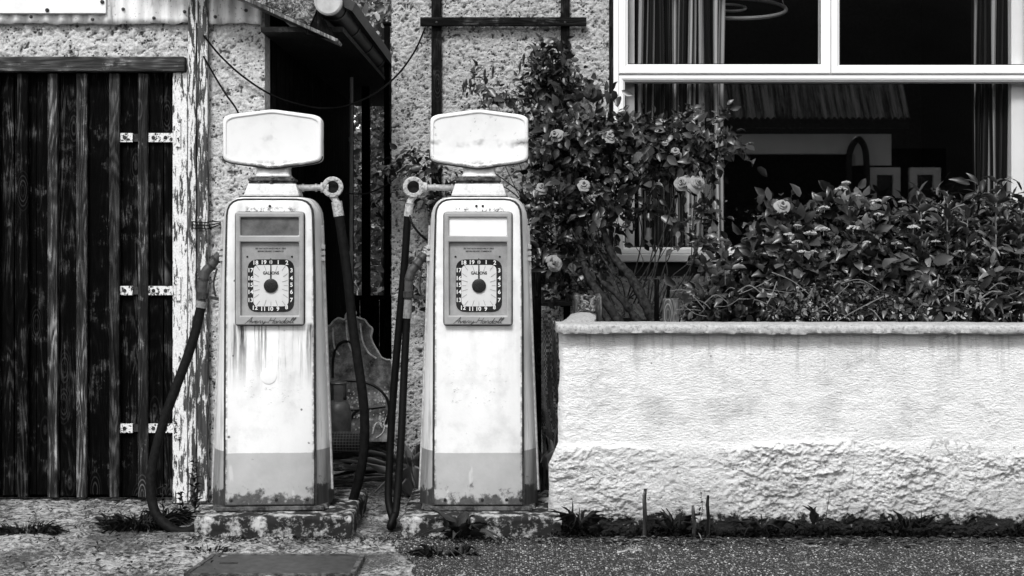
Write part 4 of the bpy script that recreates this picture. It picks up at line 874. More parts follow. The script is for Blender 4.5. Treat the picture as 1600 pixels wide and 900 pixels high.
# painted board with puff-shaped top edge leaning in the passage
YB = 9.15
out = [(505,690),(612,690),(614,600),(612,566),(604,562),(596,558),(590,548),(584,538),(580,527),(582,514),(576,508),(570,500),(562,497),(555,494),(556,488),(548,485),(541,491),(538,499),(529,497),(521,502),(514,509),(505,506)]
def B2(u, v): p = P(u, v, YB); return (p.x, p.z)
bd = empty('painted_board', P(560, 690, YB), 'dark painted board with pale scalloped puffs along its top edge, leaning in the passage', 'board')
mb = MB(); mb.prism(round_poly([B2(*q) for q in out], .012, 2), YB, YB+.018); mb.build('panel', M['painted_board'], bd)
def stroke(name, pts, r, m):
    mb = MB()
    for ln in pts: mb.tube(smooth_path([Vector((B2(*q)[0], YB-.002, B2(*q)[1])) for q in ln], 6), r, 5)
    mb.build(name, M[m], bd, smooth=True)
stroke('pale_outline', [out[2:] , [(541,500),(543,530),(552,552),(563,556)], [(563,505),(566,530),(575,550),(588,560)], [(520,512),(522,540),(530,555)]], .006, 'board_pale')
stroke('dark_outline', [[(520,590),(521,560),(528,540),(541,533),(553,540),(560,560),(564,592)], [(516,598),(545,594),(580,600),(602,618),(608,640),(602,662)], [(540,640),(570,638),(602,634)], [(545,660),(552,648),(560,640)]], .009, 'gasket')
stroke('pale_mark', [[(582,678),(586,664),(592,660),(597,668)], [(588,684),(598,676),(602,664)], [(604,652),(600,664),(608,668)]], .005, 'board_pale')
mb = MB()
rr2 = np.random.default_rng(5)
for k in range(150):
    u, v = rr2.uniform(534, 606), rr2.normal(624, 9) if k < 80 else rr2.normal(655, 10); x, z = B2(u, v); s_ = rr2.uniform(.003, .010)
    mb.prism([(x-s_, z-s_*.6), (x+s_*rr2.uniform(.4,1), z-s_), (x+s_, z+s_*.8), (x-s_*.5, z+s_)], YB-.0025, YB-.0005)
mb.build('flaked_paint', M['board_pale'], bd)
# gas bottle, wire roll, dark sill, branches, slabs
gb = empty('gas_bottle', (P(531,0,8.75).x, 8.75, P(0,690,8.75).z), 'dented dark gas bottle with a guarded valve standing in the passage', 'gas bottle')
cx, gz = P(529,0,8.75).x, P(0,684,8.75).z; R_ = 20*8.75/F
mb = MB(); mb.lathe([(R_*.7, gz-.04), (R_*.96, gz), (R_, gz+.03), (R_, P(0,650,8.75).z), (R_*.97, P(0,640,8.75).z), (R_*.85, P(0,632,8.75).z), (R_*.6, P(0,626,8.75).z), (R_*.3, P(0,624,8.75).z)], (cx, 8.75, 0), 'Z', 24); mb.build('cylinder', M['gas_paint'], gb, smooth=True)
mb = MB(); z0, z1 = P(0,627,8.75).z, P(0,598,8.75).z
for a0 in range(0, 360, 12):
    if (a0 % 120) < 72:
        p, q = math.radians(a0), math.radians(a0+12.5); r_ = R_*.62
        mb.add([(cx+r_*math.cos(t), 8.75+r_*math.sin(t), z) for t in (p, q) for z in (z0, z1)], [(0,2,3,1)])
mb.tube([(cx+R_*.62*math.cos(t), 8.75+R_*.62*math.sin(t), z1) for t in np.linspace(0, 6.2832, 25)], .007, 6); mb.build('valve_guard', M['gas_paint'], gb)
mb = MB(); mb.lathe([(.018, z0-.01), (.014, z0+.03), (.024, z0+.04), (.024, z0+.06), (.01, z0+.065)], (cx, 8.75, 0), 'Z', 12); mb.build('valve', M['fitting'], gb, smooth=True)
Yr = 8.55; wr = empty('wire_mesh_roll', (P(540,0,Yr).x, Yr, P(0,716,Yr).z), 'roll of wire netting lying on the dark beam in the passage', 'wire roll'); zc, rr_ = P(0,692,Yr).z, 17*Yr/F; xa, xb = P(500,0,Yr).x, P(566,0,Yr).x
mb = MB()
for k in range(15): x = xa + (xb-xa)*k/14; mb.tube([(x, Yr+rr_*math.cos(t), zc+rr_*math.sin(t)*(1+.03*math.sin(k))) for t in np.linspace(0, 6.2832, 17)], .0016, 4, caps=False)
for k in range(22): t = 6.2832*k/22; mb.tube([(xa, Yr+rr_*math.cos(t), zc+rr_*math.sin(t)), (xb, Yr+rr_*math.cos(t), zc+rr_*math.sin(t))], .0016, 4)
mb.build('netting', M['wire_grey'], wr); mb = MB(); mb.tube([(xa+.005, Yr, zc), (xb-.005, Yr, zc)], rr_*.9, 14); mb.build('inner_roll', M['board_inner'], wr, smooth=True)
mb = MB(); p = P(503, 722, 8.45); q = P(606, 703, 8.45); mb.box((p.x, 8.42, 0), (q.x-.004, 8.72, P(0,710,8.45).z)); tag(mb.build('sleeper', M['black_wood'], bevel=.012, origin=((p.x+q.x)/2, 8.55, 0)), 'dark heavy beam lying across the passage under the wire roll', 'beam')
random.seed(12)
blabs = ['thickest pale split branch on top of the passage pile','bent thin branch sticking up at the end of the pile','long slim branch slanting across the passage pile','short stubby branch low in the passage pile','flat broken slat beside the passage pile','curved twig nearest the left pump plinth','grey branch lying deepest in the passage','splintered stick pointing at the house wall','thin branch along the foot of the dark beam','crooked stick nearest the hoses']
for k, lab in enumerate(blabs):
    Y = 7.95 + .045*k; v = [728,735,742,752,760,772,724,748,731,778][k]; u0 = 508 + random.uniform(0, 20); u1 = u0 + random.uniform(45, 88); dv = random.uniform(-10, 6)
    z = max(.015, P(0, v, Y).z); a = Vector((P(u0,0,Y).x, Y, z)); b = Vector((P(min(u1, 600),0,Y).x, Y+random.uniform(-.1,.1), max(.015, P(0, v+dv, Y).z))); r_ = [.022,.009,.011,.018,.016,.009,.014,.012,.010,.011][k]
    m_ = a.lerp(b, .5) + Vector((0, random.uniform(-.03,.03), random.uniform(-.012,.02))); pts = smooth_path([a, a.lerp(m_, .6), m_, b.lerp(m_, .4), b], 4)
    mb = MB(); mb.tube(pts, [r_*(1-.45*i/(len(pts)-1)) for i in range(len(pts))], 7); d = (b-a).normalized()
    if k in (1, 2, 7): mb.tube([m_, m_ + d*.06 + Vector((0, -.02, .05)), m_ + d*.09 + Vector((0, -.03, .10))], [r_*.6, r_*.45, r_*.25], 5)
    tag(mb.build('branch', M['branch_wood'], smooth=True, origin=a), lab, 'branch', 'branches piled in the passage')
# ------------------------------------------------------------------ between right pump and planter
p = P(838, 0, 7.95); mb = MB(); mb.box((p.x-.028, 7.93, -.02), (p.x+.028, 7.98, P(0,425,7.95).z)); mb.lathe([(.012, 0), (.008, -.008)], (p.x, 7.93, P(0,462,7.95).z), 'Y', 8); tag(mb.build('timber_post', M['side_wood'], bevel=.005, origin=(p.x, 7.95, 0)), 'rough dark post close behind the right pump beside the sacking', 'post')
Yk = 8.15; xs_ = np.linspace(0, 1, 26); zs_ = np.linspace(0, 1, 40)
def sack(T, Z_):
    top = P(0,492,Yk).z; ux = 846 + 34*T + 8*np.sin(Z_*9)*.3; x = (ux-800)*Yk/F; z = .02 + (top-.02)*Z_ - .10*(T-.2)**2*(Z_ > .5) + .015*np.sin(T*9)*Z_
    return x, Yk - .05*np.sin(T*3.14) - .035*np.sin(T*11+Z_*8) - .03*np.sin(Z_*13+T*5), z
sk = grid_mesh('sacking', xs_, zs_, sack, M['sacking'], origin=(P(862,0,Yk).x, Yk, 0)); tag(sk, 'crumpled woven sacking hanging between the dark post and the planter wall', 'sacking'); s_ = sk.modifiers.new('t', 'SOLIDIFY'); s_.thickness = .004
cr = empty('crate', (P(865,0,8.45).x, 8.45, .0), 'dark slatted timber frame behind the right pump under the roses', 'frame')
mb = MB()
for v0, v1 in ((424, 432), (444, 449), (468, 478)): a, b = P(828, v1, 8.45), P(894, v0, 8.45); mb.box((a.x, 8.43, a.z), (b.x, 8.46, b.z))
mb.build('slat', M['trellis_rail_wood'], cr, bevel=.003); mb = MB()
for u in (832, 886): a = P(u, 424, 8.45); mb.box((a.x-.02, 8.461, 0), (a.x+.02, 8.5, a.z)); 
mb.build('leg', M['black_wood'], cr)
# stump post, stakes in the bed
st = empty('weathered_stump', (P(917,0,7.75).x, 7.75, .9), 'squat weathered post with split pale top behind the planter corner', 'post'); mb = MB(); random.seed(4); rings = []
for z, s_ in ((.88, 1.02), (1.0, 1.0), (P(0,468,7.75).z, .97), (P(0,464.5,7.75).z, .9)):
    rings.append([(P(917,0,7.75).x + s_*.072*math.cos(a)*(1+.18*math.sin(a*5+1)), 7.75 + s_*.072*math.sin(a), z + (.02*math.sin(a*3+.6) if s_ < .98 else 0)) for a in np.linspace(0, 6.2832, 25)[:-1]])
mb.loft(rings); mb.build('trunk', M['grey_wood'], st); 
a, b = P(902, 486, 7.7), P(930, 461, 7.7); mb = MB(); mb.box((a.x, 7.62, a.z), (b.x, 7.655, b.z)); mb.build('splinter', M['flaky_board'], st, bevel=.006)
def post(name, u, v0, v1, Y, wd, m, lab, tilt=0, g=None):
    p = P(u, v0, Y); z0 = P(u, v1, Y).z; mb = MB(); mb.beam((p.x, Y, z0), (p.x+tilt, Y, p.z), wd, wd*.8, (0,1,0)); return tag(mb.build(name, M[m], bevel=wd*.12, origin=(p.x, Y, z0)), lab, 'stake', g)
post('garden_stake', 1048, 466, 512, 7.6, .085, 'grey_wood', 'thick square cut stake at the front of the bed')
post('garden_stake', 1026, 436, 512, 7.7, .026, 'black_wood', 'tall thin black stake in the bed beside the square one'); post('garden_stake', 1037, 446, 512, 7.72, .018, 'black_wood', 'thin pointed stake leaning right between the other two in the bed', .03)
YG = 6.84
for u, v0, v1, wd, lab, m in ((1007.5, 764, 836, .020, 'tallest weathered stick standing against the foot of the planter wall', 'stick_wood'), (1084, 790, 830, .019, 'short blunt stick against the planter wall foot, left of a dark one', 'stick_wood'), (1106.5, 774, 828, .017, 'dark square stick against the planter wall foot, right of the short one', 'trellis_wood')):
    Y = YG - .015; p = P(u, v0, Y); mb = MB(); rings = []
    for z, s_ in ((-.01, 1.0), (p.z*.4, 1.05), (p.z*.8, .95), (p.z, .7)): rings.append([(p.x + wd*.5*s_*math.cos(a)*(1+.2*math.sin(3*a)) + .004*math.sin(z*30), Y + wd*.5*s_*math.sin(a), z) for a in np.linspace(0, 6.2832, 9)[:-1]])
    mb.loft(rings); tag(mb.build('wall_stick', M[m], origin=(p.x, Y, 0)), lab, 'stick', 'sticks at the planter foot')
# flat metal cover let into the forecourt
a, b, c, d = (-1.405, 6.10), (-.69, 6.10), (-.68, 6.455), (-1.36, 6.465); mb = MB(); mb.add([(x, y, z) for z in (-.02, .005) for x, y in (a, b, c, d)], [(3,2,1,0),(4,5,6,7),(0,1,5,4),(1,2,6,5),(2,3,7,6),(3,0,4,7)]); mc = tag(mb.build('metal_cover', M['flag_metal'], bevel=.003, origin=(-1.03, 6.3, 0)), 'flat dark metal cover plate lying on the forecourt before the left pump', 'cover plate')
mb = MB()
for (p, q) in ((a, b), (b, c), (c, d), (d, a)): mb.beam((*p, -.002), (*q, -.002), .022, .022)
mb.build('rim', M['rust'], mc, bevel=.002)
mb = MB(); mb.beam((-1.30, 6.30, .004), (-1.22, 6.30, .004), .02, .008); mb.build('lifting_slot', M['dark_rust'], mc)

# ------------------------------------------------------------------ cottage across the road (seen in the window reflection)
YC = -8.0
def PR(u, v): k = (2*YH - YC)/F; return ((u-800)*k, H-(v-VH)*k)
cot = empty('cottage', (PR(1250, 0)[0], YC, 0), 'white cottage with a ribbed roof across the road, mirrored in the lower pane', 'cottage')
mb = MB(); x0, z0 = PR(1112, 0); x1, zt = PR(1394, 209)
dx0, dzt = PR(1132, 240); dx1, _ = PR(1338, 0)
mb.box((x0, YC-4, -.1), (dx0, YC, zt)); _, zl_ = PR(0, 258); mb.box((dx1, YC-4, zl_), (x1, YC, zt)); mb.box((dx0, YC-4, dzt), (dx1, YC, zt)); mb.build('wall', M['cottage_white'], cot)
mb = MB(); mb.box((dx1+.002, YC-4, -.1), (x1, YC-.01, zl_-.002)); mb.build('lower_wall', M['black_wood'], cot)
mb = MB(); mb.box((dx0, YC-.4, -.05), (dx1, YC-.35, dzt)); mb.build('garage_door', M['black_wood'], cot)
mb = MB(); n = 34; ra, rb = PR(1095, 196)[0], PR(1412, 196)[0]
rx = np.linspace(ra, rb, n*6); zt2 = PR(0, 190)[1]; o = grid_mesh('roof', rx, np.linspace(0, 1, 10), lambda X, T: (X, YC+.5-T*.5, zt2 + T*.72 + .05*np.abs(np.sin((X-ra)*n*3.14159/(rb-ra)))), M['roof_tiles'], cot)
mb = MB(); mb.box((ra, YC+.35, zt2-.14), (rb, YC+.42, zt2-.02)); mb.build('gutter', M['gutter_dark'], cot)
for u0, u1 in ((1357, 1405), (1420, 1468)):
    xa_, zb = PR(u0, 330); xb_, zt_ = PR(u1, 262); fo = .13
    mb = MB(); mb.box((xa_, YC+.02, zb), (xa_+fo, YC+.14, zt_)); mb.box((xb_-fo, YC+.02, zb), (xb_, YC+.14, zt_)); mb.box((xa_+fo, YC+.02, zt_-fo), (xb_-fo, YC+.14, zt_)); mb.box((xa_+fo, YC+.02, zb), (xb_-fo, YC+.14, zb+fo)); w_ = mb.build('window', M['cottage_white'], cot)
    mb = MB(); mb.box((xa_+fo, YC+.03, zb+fo), (xb_-fo, YC+.05, zt_-fo)); mb.build('pane', M['black_glass'], w_)
mb = MB(); xa_, zz = PR(1394, 0); xb_, _ = PR(1480, 0); mb.box((xa_+.005, YC-4, -.1), (xb_, YC, PR(0, 232)[1])); mb.build('annexe', M['black_wood'], cot)
mb = MB(); mb.tube(smooth_path([(PR(u, v)[0], YC+.2, PR(u, v)[1]) for u, v in ((1326,330),(1323,260),(1327,232),(1338,218),(1348,232),(1351,262),(1352,330))], 6), .06, 8); mb.build('arched_pipe', M['gutter_dark'], cot, smooth=True)
# ------------------------------------------------------------------ plants
LT = np.array([(0,0,0),(.33,0,-.05),(.7,0,-.03),(1,0,-.16),(.18,.26,.06),(.55,.34,.07),(.86,.14,-.04),(.18,-.26,.06),(.55,-.34,.07),(.86,-.14,-.04)])
LF = [(0,1,4),(1,2,5,4),(2,3,6,5),(0,7,1),(1,7,8,2),(2,8,9,3)]
def unit(a): return a/np.maximum(1e-9, np.linalg.norm(a, axis=-1, keepdims=True))
def leaves(name, pos, d, nr, size, width, tone, mat, parent=None, origin=None, curl=1.0, rng=RNG):
    pos, d, nr = (np.asarray(a, float) for a in (pos, d, nr)); n = len(pos); d = unit(d); s = unit(np.cross(nr, d)); nn = np.cross(d, s)
    size = np.broadcast_to(size, (n,)); width = np.broadcast_to(width, (n,))
    T = np.repeat(LT[None], n, 0).copy(); T[..., 2] *= (curl*rng.uniform(.3, 2.2, n))[:, None]; T[..., 2] += (rng.uniform(-.1, .05, n)[:, None])*T[..., 0]**2*4*curl; T[..., 1] *= width[:, None]; T[..., 2] += T[...,1]*rng.uniform(-.3,.3,n)[:,None]
    off = np.array(worldloc(parent)) if parent is not None else np.array(origin)
    co = pos[:, None] - off + size[:, None, None]*(T[..., 0:1]*d[:, None] + T[..., 1:2]*s[:, None] + T[..., 2:3]*nn[:, None])
    k = len(LT); loops = []; tot = []
    for f in LF: tot.append(len(f)); loops += list(f)
    loops = (np.array(loops)[None] + (np.arange(n)*k)[:, None]).ravel(); tot = np.tile(tot, n)
    me = bpy.data.meshes.new(name); me.vertices.add(n*k); me.vertices.foreach_set('co', co.reshape(-1)); me.loops.add(len(loops)); me.loops.foreach_set('vertex_index', loops)
    me.polygons.add(len(tot)); me.polygons.foreach_set('loop_start', np.concatenate([[0], np.cumsum(tot)[:-1]])); me.polygons.foreach_set('loop_total', tot)
    a = me.attributes.new('tone', 'FLOAT', 'POINT'); a.data.foreach_set('value', np.repeat(np.broadcast_to(tone, (n,)), k)); me.update(calc_edges=True)
    me.polygons.foreach_set('use_smooth', [True]*len(tot))
    return link_mesh(name, me, M[mat], parent, off if parent is None else None)
def in_blob(n, c, r, rng, shell=.45):
    v = unit(rng.normal(size=(n, 3))); q = rng.uniform(shell, 1, n)[:, None]**.6; return c + v*q*r, v
def blob(u, v, Y, ru, rv, ry): return np.array(P(u, v, Y)), np.array([ru*Y/F, ry, rv*Y/F])
def foliage_sprays(blobs, rng, per=5, leaf=.05, gap=.022, up=.35, front=.4, lenv=(.5, 1.55)):
    ps, ds, ns, ss, ts = [], [], [], [], []
    for b in blobs:
        c, r = blob(*b[:6]); n = b[6]; p, o = in_blob(n, c, r, rng); t = rng.uniform(0, 1, n)
        d = unit(o*.8 + rng.normal(size=(n, 3))*.7 + np.array([0, -front, .05])); sd = unit(np.cross(d, rng.normal(size=(n, 3)))); sc = rng.uniform(*lenv, n)
        for k in range(per):
            along = (k//2)*gap*1.5; side = 0 if k == per-1 else (1 if k % 2 else -1)
            q = p + d*(along + gap)*sc[:, None]
            ld = unit(d*(1.0 if side == 0 else .45) + sd*side*1.0 + rng.normal(size=(n, 3))*.22 + np.array([0, 0, -.15]))
            nn = unit(np.array([0, -front, up]) + o*.35 + rng.normal(size=(n, 3))*.45)
            ps.append(q); ds.append(ld); ns.append(nn); ss.append(leaf*sc*rng.uniform(.75, 1.15, n)); ts.append(np.clip(t + rng.normal(size=n)*.15, 0, 1))
    return [np.concatenate(a) for a in (ps, ds, ns, ss, ts)]
def stems(mb, base, blobs, rng, r0=.008, sag=.1, jit=.05):
    for b in blobs:
        c, r = blob(*b[:6])
        for k in range(b[7] if len(b) > 7 else 2):
            e = Vector(c + (rng.uniform(-1, 1, 3)*r*.7)); s = Vector(base) + Vector(rng.uniform(-.05, .05, 3)); m = s.lerp(e, .5) + Vector(rng.uniform(-jit, jit, 3)) + Vector((0, 0, sag))
            pts = smooth_path([s, s.lerp(m, .55) + Vector(rng.uniform(-jit, jit, 3))*.5, m, e], 5); mb.tube(pts, [r0*(1-.7*i/(len(pts)-1)) for i in range(len(pts))], 5)
def rose_mb(c, face, R, rng, rings=5, open_=1.0):
    """cupped petals in whorls about the axis 'face', lips rolled outwards"""
    mb = MB(); z = Vector(face).normalized(); x = z.orthogonal().normalized(); y = z.cross(x); c = Vector(c)
    for k in range(rings):
        f = (k+.7)/rings; n = (2, 3, 4, 5, 5, 6)[k]; ph = rng.uniform(0, 6)
        for j in range(n):
            sz = rng.uniform(.82, 1.16); lean = rng.uniform(-.10, .14)*R; a0 = ph + 2*math.pi*(j+rng.uniform(-.15, .15))/n; da = math.pi/n*1.45; nu, nv = 7, 6; vs = []
            rt = R*f*1.0*sz + lean; ht = R*(1.0 - .95*f**1.2)*rng.uniform(.88, 1.1); rb = R*.10
            for iv in range(nv):
                tv = iv/(nv-1)
                for iu in range(nu):
                    tu = iu/(nu-1)*2-1; w_ = (.45+.55*math.sin(min(1, tv*1.15)*1.57))*(1-.12*max(0, tv-.7)); a = a0 + tu*da*w_
                    rr = rb + (rt*.74-rb)*tv**.75 + rt*.26*max(0, tv-.62)/.38 + R*.05*math.sin(tu*4+j+k)*tv - abs(tu)**2*R*.05
                    h = -R*.35 + (ht+R*.35)*math.sin(min(1, tv*1.25)*1.57) - R*.22*f*max(0, tv-.72)/.28 - abs(tu)**3*R*.16*tv + R*.04*math.sin(tu*5+k*2+j)*tv
                    vs.append(c + x*math.cos(a)*rr + y*math.sin(a)*rr + z*h)
            mb.add(vs, [(iv*nu+iu, iv*nu+iu+1, (iv+1)*nu+iu+1, (iv+1)*nu+iu) for iv in range(nv-1) for iu in range(nu-1)])
    return mb

# climbing rose
rng = np.random.default_rng(21)
rose = empty('rose_bush', P(1015, 505, 7.9), 'sprawling climbing rose with pale open blooms between the right pump and the window', 'rose bush')
RB = [ # u, v, Y, ru, rv, ry, sprays, stems
 (862,100,8.5,26,34,.06,34,1),(876,140,8.52,19,50,.05,60,2),(838,130,8.45,26,20,.05,15,1),(775,150,8.5,38,12,.04,9,1),(752,128,8.5,18,10,.03,7,1),(815,165,8.42,30,14,.06,12,1),(926,147,8.45,14,14,.04,8,1),
 (858,215,8.2,34,36,.14,52,2),(905,225,8.1,48,34,.16,76,3),(960,215,8.1,40,32,.16,60,2),(1010,240,8.05,50,44,.18,85,3),(1060,225,8.05,46,36,.14,58,2),(1100,205,8.1,26,30,.10,20,2),(1130,235,8.1,34,10,.05,9,1),
 (1080,265,8.0,36,18,.10,20,2),(930,285,8.1,60,42,.18,92,3),(870,300,8.2,38,50,.15,64,2),(985,300,8.05,45,36,.16,26,2),(868,380,8.2,38,46,.14,58,2),(920,370,8.1,36,60,.14,36,2),(990,365,8.0,22,36,.08,4,1),(855,440,8.2,28,24,.10,20,1),(905,440,8.15,30,24,.1,16,1),
 (1070,345,8.0,18,30,.05,5,1),(1100,370,7.95,26,40,.07,12,2),(1130,415,7.9,24,34,.08,22,2),(645,262,8.5,24,20,.05,18,1),(668,245,8.5,20,20,.05,12,1),(668,325,8.5,10,14,.03,6,1),(690,300,8.5,25,40,.05,22,1),(660,415,8.55,10,30,.03,8,1),(663,470,8.55,10,16,.03,6,0)]
leaves('foliage', *[a for a in (lambda f: (f[0], f[1], f[2], f[3], .82, f[4]))(foliage_sprays([b[:6] + (int(b[6]*(1.45 if b[2] <= 8.2 else 1.1)),) + b[7:] for b in RB], rng, 5, .05, .024))], 'leaf_rose', rose, rng=rng)
mb = MB()
for base, idx in ((P(985,480,7.95), (8,9,10,11,14,15,17,19,20)), (P(1018,500,7.9), (10,11,12,13,14,23,24,25)), (P(950,490,8.1), (0,1,2,3,4,5,6,7,15,16,18,21,22)), (P(850,330,8.45), (26,27,28,29,30))):
    stems(mb, base, [RB[i][:7] + (1,) for i in idx], rng, .005, .08, .16)
mb.build('stem', M['stem_dark'], rose, smooth=True)
for pts, r_ in (([P(1030,520,7.85), P(1010,478,7.85), P(985,432,7.9), P(958,400,7.98), P(940,350,8.05)], .034), ([P(975,515,7.8), P(945,470,7.85), P(918,430,7.95), P(905,380,8.05)], .03), ([P(1005,515,7.82), P(972,468,7.85), P(940,440,7.9)], .026), ([P(960,520,7.75), P(938,480,7.8), P(930,455,7.85)], .024)):
    q = smooth_path(pts, 8); mb = MB(); mb.tube(q, [r_*(1-.5*i/(len(q)-1))*(1+.14*math.sin(i*2.3)) for i in range(len(q))], 10); mb.build('trunk', M['stem_bark'], rose, smooth=True)
for (u, v, Y, R, fx, fz, rings) in ((1066,286,7.82,14,-.25,.25,5),(1089,286,7.80,14,.3,.15,5),(866,412,7.95,12.5,.1,.2,5),(868,211,7.95,12,-.3,.6,4),(952,214,7.85,12,.2,.7,4),(912,290,7.85,11,.1,.7,4),(1055,236,7.86,8,.0,.6,3),(846,294,7.98,11,.2,.6,4),(1040,222,7.86,7,-.4,.7,3)):
    rose_mb(P(u, v, Y), (fx, -1, fz), R*Y/F, rng, rings).build('bloom', M['petal'], rose, smooth=True, angle=0, recalc=False)
for (u, v, Y, R) in ((926,145,8.40,15),):
    rose_mb(P(u, v, Y), (.1, -1, .2), R*Y/F, rng, 4).build('dark_bloom', M['petal_dark'], rose, smooth=True, angle=0, recalc=False)
for (u, v) in ((757,116),(770,112),(818,92),(830,89),(724,137),(735,133),(728,133),(812,106),(1131,208),(1198,398)):
    p = P(u, v, 8.45 if u < 900 else 7.95); mb = MB(); mb.tube([p - Vector((.006, 0, .045)), p - Vector((0, 0, .02)), p, p + Vector((.002, 0, .02)), p + Vector((.004, 0, .036))], [.0025, .0035, .009, .008, .001], 6)
    mb.build('bud', M['stem_dark'], rose, smooth=True)

# broad-leaved shrubs with flat flower heads
def umbel(c, R, rng):
    mb = MB(); c = Vector(c)
    for k in range(44):
        a, q = rng.uniform(0, 6.28), math.sqrt(rng.uniform(0, 1))*R; p = c + Vector((q*math.cos(a), q*math.sin(a)*.8, R*.34*(1-(q/R)**2) + rng.uniform(-.1, .1)*R)); r_ = R*rng.uniform(.14, .26)
        mb.lathe([(r_*.5, -r_*.5), (r_, 0), (r_*.5, r_*.5)], p, 'Z', 5)
    mb.tube([c - Vector((0, 0, R*1.0)), c], R*.04, 3)
    return mb
def shrub(name, base, label, blobs, seed, per, leaf, width, mat, heads=(), cat='shrub', front=.55, up=.55, st=(.006, .05, .06)):
    rng = np.random.default_rng(seed); o = empty(name, P(*base), label, cat)
    f = foliage_sprays(blobs, rng, per, leaf, leaf*.42, up, front); leaves('foliage', f[0], f[1], f[2], f[3], width, f[4], mat, o, rng=rng)
    mb = MB(); stems(mb, P(*base) + Vector((0, 0, .02)), blobs, rng, *st); mb.build('stem', M['stem_dark'], o, smooth=True)
    for (u, v, Y, R) in heads[::1] if len(heads) < 5 else [h for i_, h in enumerate(heads) if i_ % 3 != 2]: umbel(P(u, v, Y), R*.86*Y/F, rng).build('flower_head', M['umbel'], o, smooth=True, recalc=False)
    return o
rh = np.random.default_rng(8)
def heads(lst): return [(u, v, Y, r) for u, v, Y, r in lst]
shrub('flowering_shrub', (1290,508,7.75), 'broad-leaved shrub with many flat pale flower heads filling the middle of the planter',
 [(1312,330,7.8,26,26,.12,65,3),(1255,362,7.75,50,30,.16,130,3),(1345,368,7.75,54,34,.16,156,3),(1410,366,7.8,50,32,.16,135,3),(1290,400,7.6,66,36,.18,182,3),(1375,406,7.6,62,38,.18,182,3),(1450,396,7.65,44,40,.16,117,2),(1225,404,7.65,44,32,.14,104,2),(1300,440,7.5,80,30,.12,143,2),(1400,440,7.5,66,30,.12,124,2)],
 31, 3, .064, .88, 'leaf_shrub',
 heads([(1322,286,7.55,8),(1314,296,7.5,11),(1294,304,7.52,7),(1369,315,7.5,11),(1341,306,7.52,5),(1326,312,7.5,6),(1288,325,7.5,9),(1287,359,7.42,11),(1300,368,7.42,12),(1333,357,7.4,12),(1264,365,7.45,9),(1246,365,7.45,10),(1232,367,7.46,9),(1246,379,7.4,9),(1258,377,7.4,8),(1270,395,7.38,9),(1254,394,7.4,9),(1309,383,7.38,7),(1355,379,7.38,7),(1372,336,7.45,9),(1390,335,7.46,9),(1427,356,7.4,11),(1400,381,7.38,9),(1355,409,7.36,9),(1462,378,7.42,8),(1418,388,7.4,6),(1310,398,7.36,6),(1410,316,7.5,7),(1246,353,7.44,7),(1350,362,7.4,7),(1440,345,7.45,6),(1296,430,7.35,6)]))
shrub('rose_shrub', (1180,508,7.7), 'dark glossy rose shrub with one pale bloom standing left of the flat-headed shrub',
 [(1225,345,7.75,26,22,.08,22,2),(1200,380,7.7,38,34,.12,46,3),(1165,420,7.65,38,32,.12,50,3),(1210,435,7.6,48,34,.14,60,3),(1140,455,7.6,44,28,.12,46,2),(1180,475,7.5,70,22,.10,60,2),(1110,480,7.55,36,18,.10,26,1)], 33, 5, .056, .85, 'leaf_rose', cat='rose bush')
ro = bpy.data.objects['rose_shrub']; rose_mb(P(1222,321,7.55), (.1,-1,.5), 11.5*7.55/F, rng, 4).build('bloom', M['petal'], ro, smooth=True, angle=0, recalc=False)
shrub('tall_lush_shrub', (1530,508,7.7), 'lush shrub with narrow arching leaves and upright shoots at the right end of the planter',
 [(1560,342,7.7,30,24,.12,54,3),(1500,372,7.7,44,32,.14,90,3),(1590,366,7.65,40,36,.15,90,3),(1650,350,7.7,40,60,.2,80,3),(1540,400,7.6,56,42,.16,96,3),(1475,420,7.55,40,34,.12,56,2),(1600,430,7.5,50,40,.14,76,2),(1520,460,7.45,60,34,.12,80,2),(1590,475,7.4,60,24,.1,60,2),(1450,470,7.45,46,26,.1,50,2),(1680,450,7.6,50,50,.2,60,2)], 35, 5, .066, .52, 'leaf_pale', [(1502,393,7.4,6),(1540,428,7.38,5)], up=.7)
def shoot(u, v0, v1, Y, seed, label, n=11, L=.085):
    rng = np.random.default_rng(seed); b, t = P(u, v1, Y), P(u+rng.uniform(-6, 6), v0, Y); o = empty('leafy_shoot', b, label, 'plant', 'upright shoots in the planter')
    pts = smooth_path([b, b.lerp(t, .5) + Vector((rng.uniform(-.02, .02), 0, 0)), t], 6); mb = MB(); mb.tube(pts, [.006*(1-.6*i/12) for i in range(13)], 6); mb.build('stem', M['stem_pale'], o, smooth=True)
    k = np.arange(n*2); q = (k//2+1)/n; a = k*math.pi + (k//2)*1.9; pos = np.array(b)[None]*(1-q[:, None]) + np.array(t)[None]*q[:, None]
    d = np.stack([np.cos(a), np.sin(a)*.9, .75 + .3*q], -1) + rng.normal(size=(n*2, 3))*.15; nr = np.stack([-np.cos(a)*.6, -np.sin(a)*.6, np.ones(n*2)], -1)
    leaves('foliage', pos, d, nr, L*(.6+.6*np.sin(q*2.6)), .5, rng.uniform(.4, 1, n*2), 'leaf_pale', o, curl=1.8, rng=rng)
shoot(1436, 300, 470, 7.45, 1, 'tall upright leafy shoot rising from the middle shrub, leftmost of the shoots'); shoot(1484, 308, 440, 7.45, 2, 'short upright leafy shoot just right of the tallest middle one'); shoot(1562, 286, 470, 7.4, 3, 'tallest leafy shoot in front of the right curtain'); shoot(1592, 318, 450, 7.4, 4, 'leafy shoot against the white window jamb'); shoot(1512, 330, 470, 7.42, 6, 'leafy shoot before the dark pane, left of the curtain')
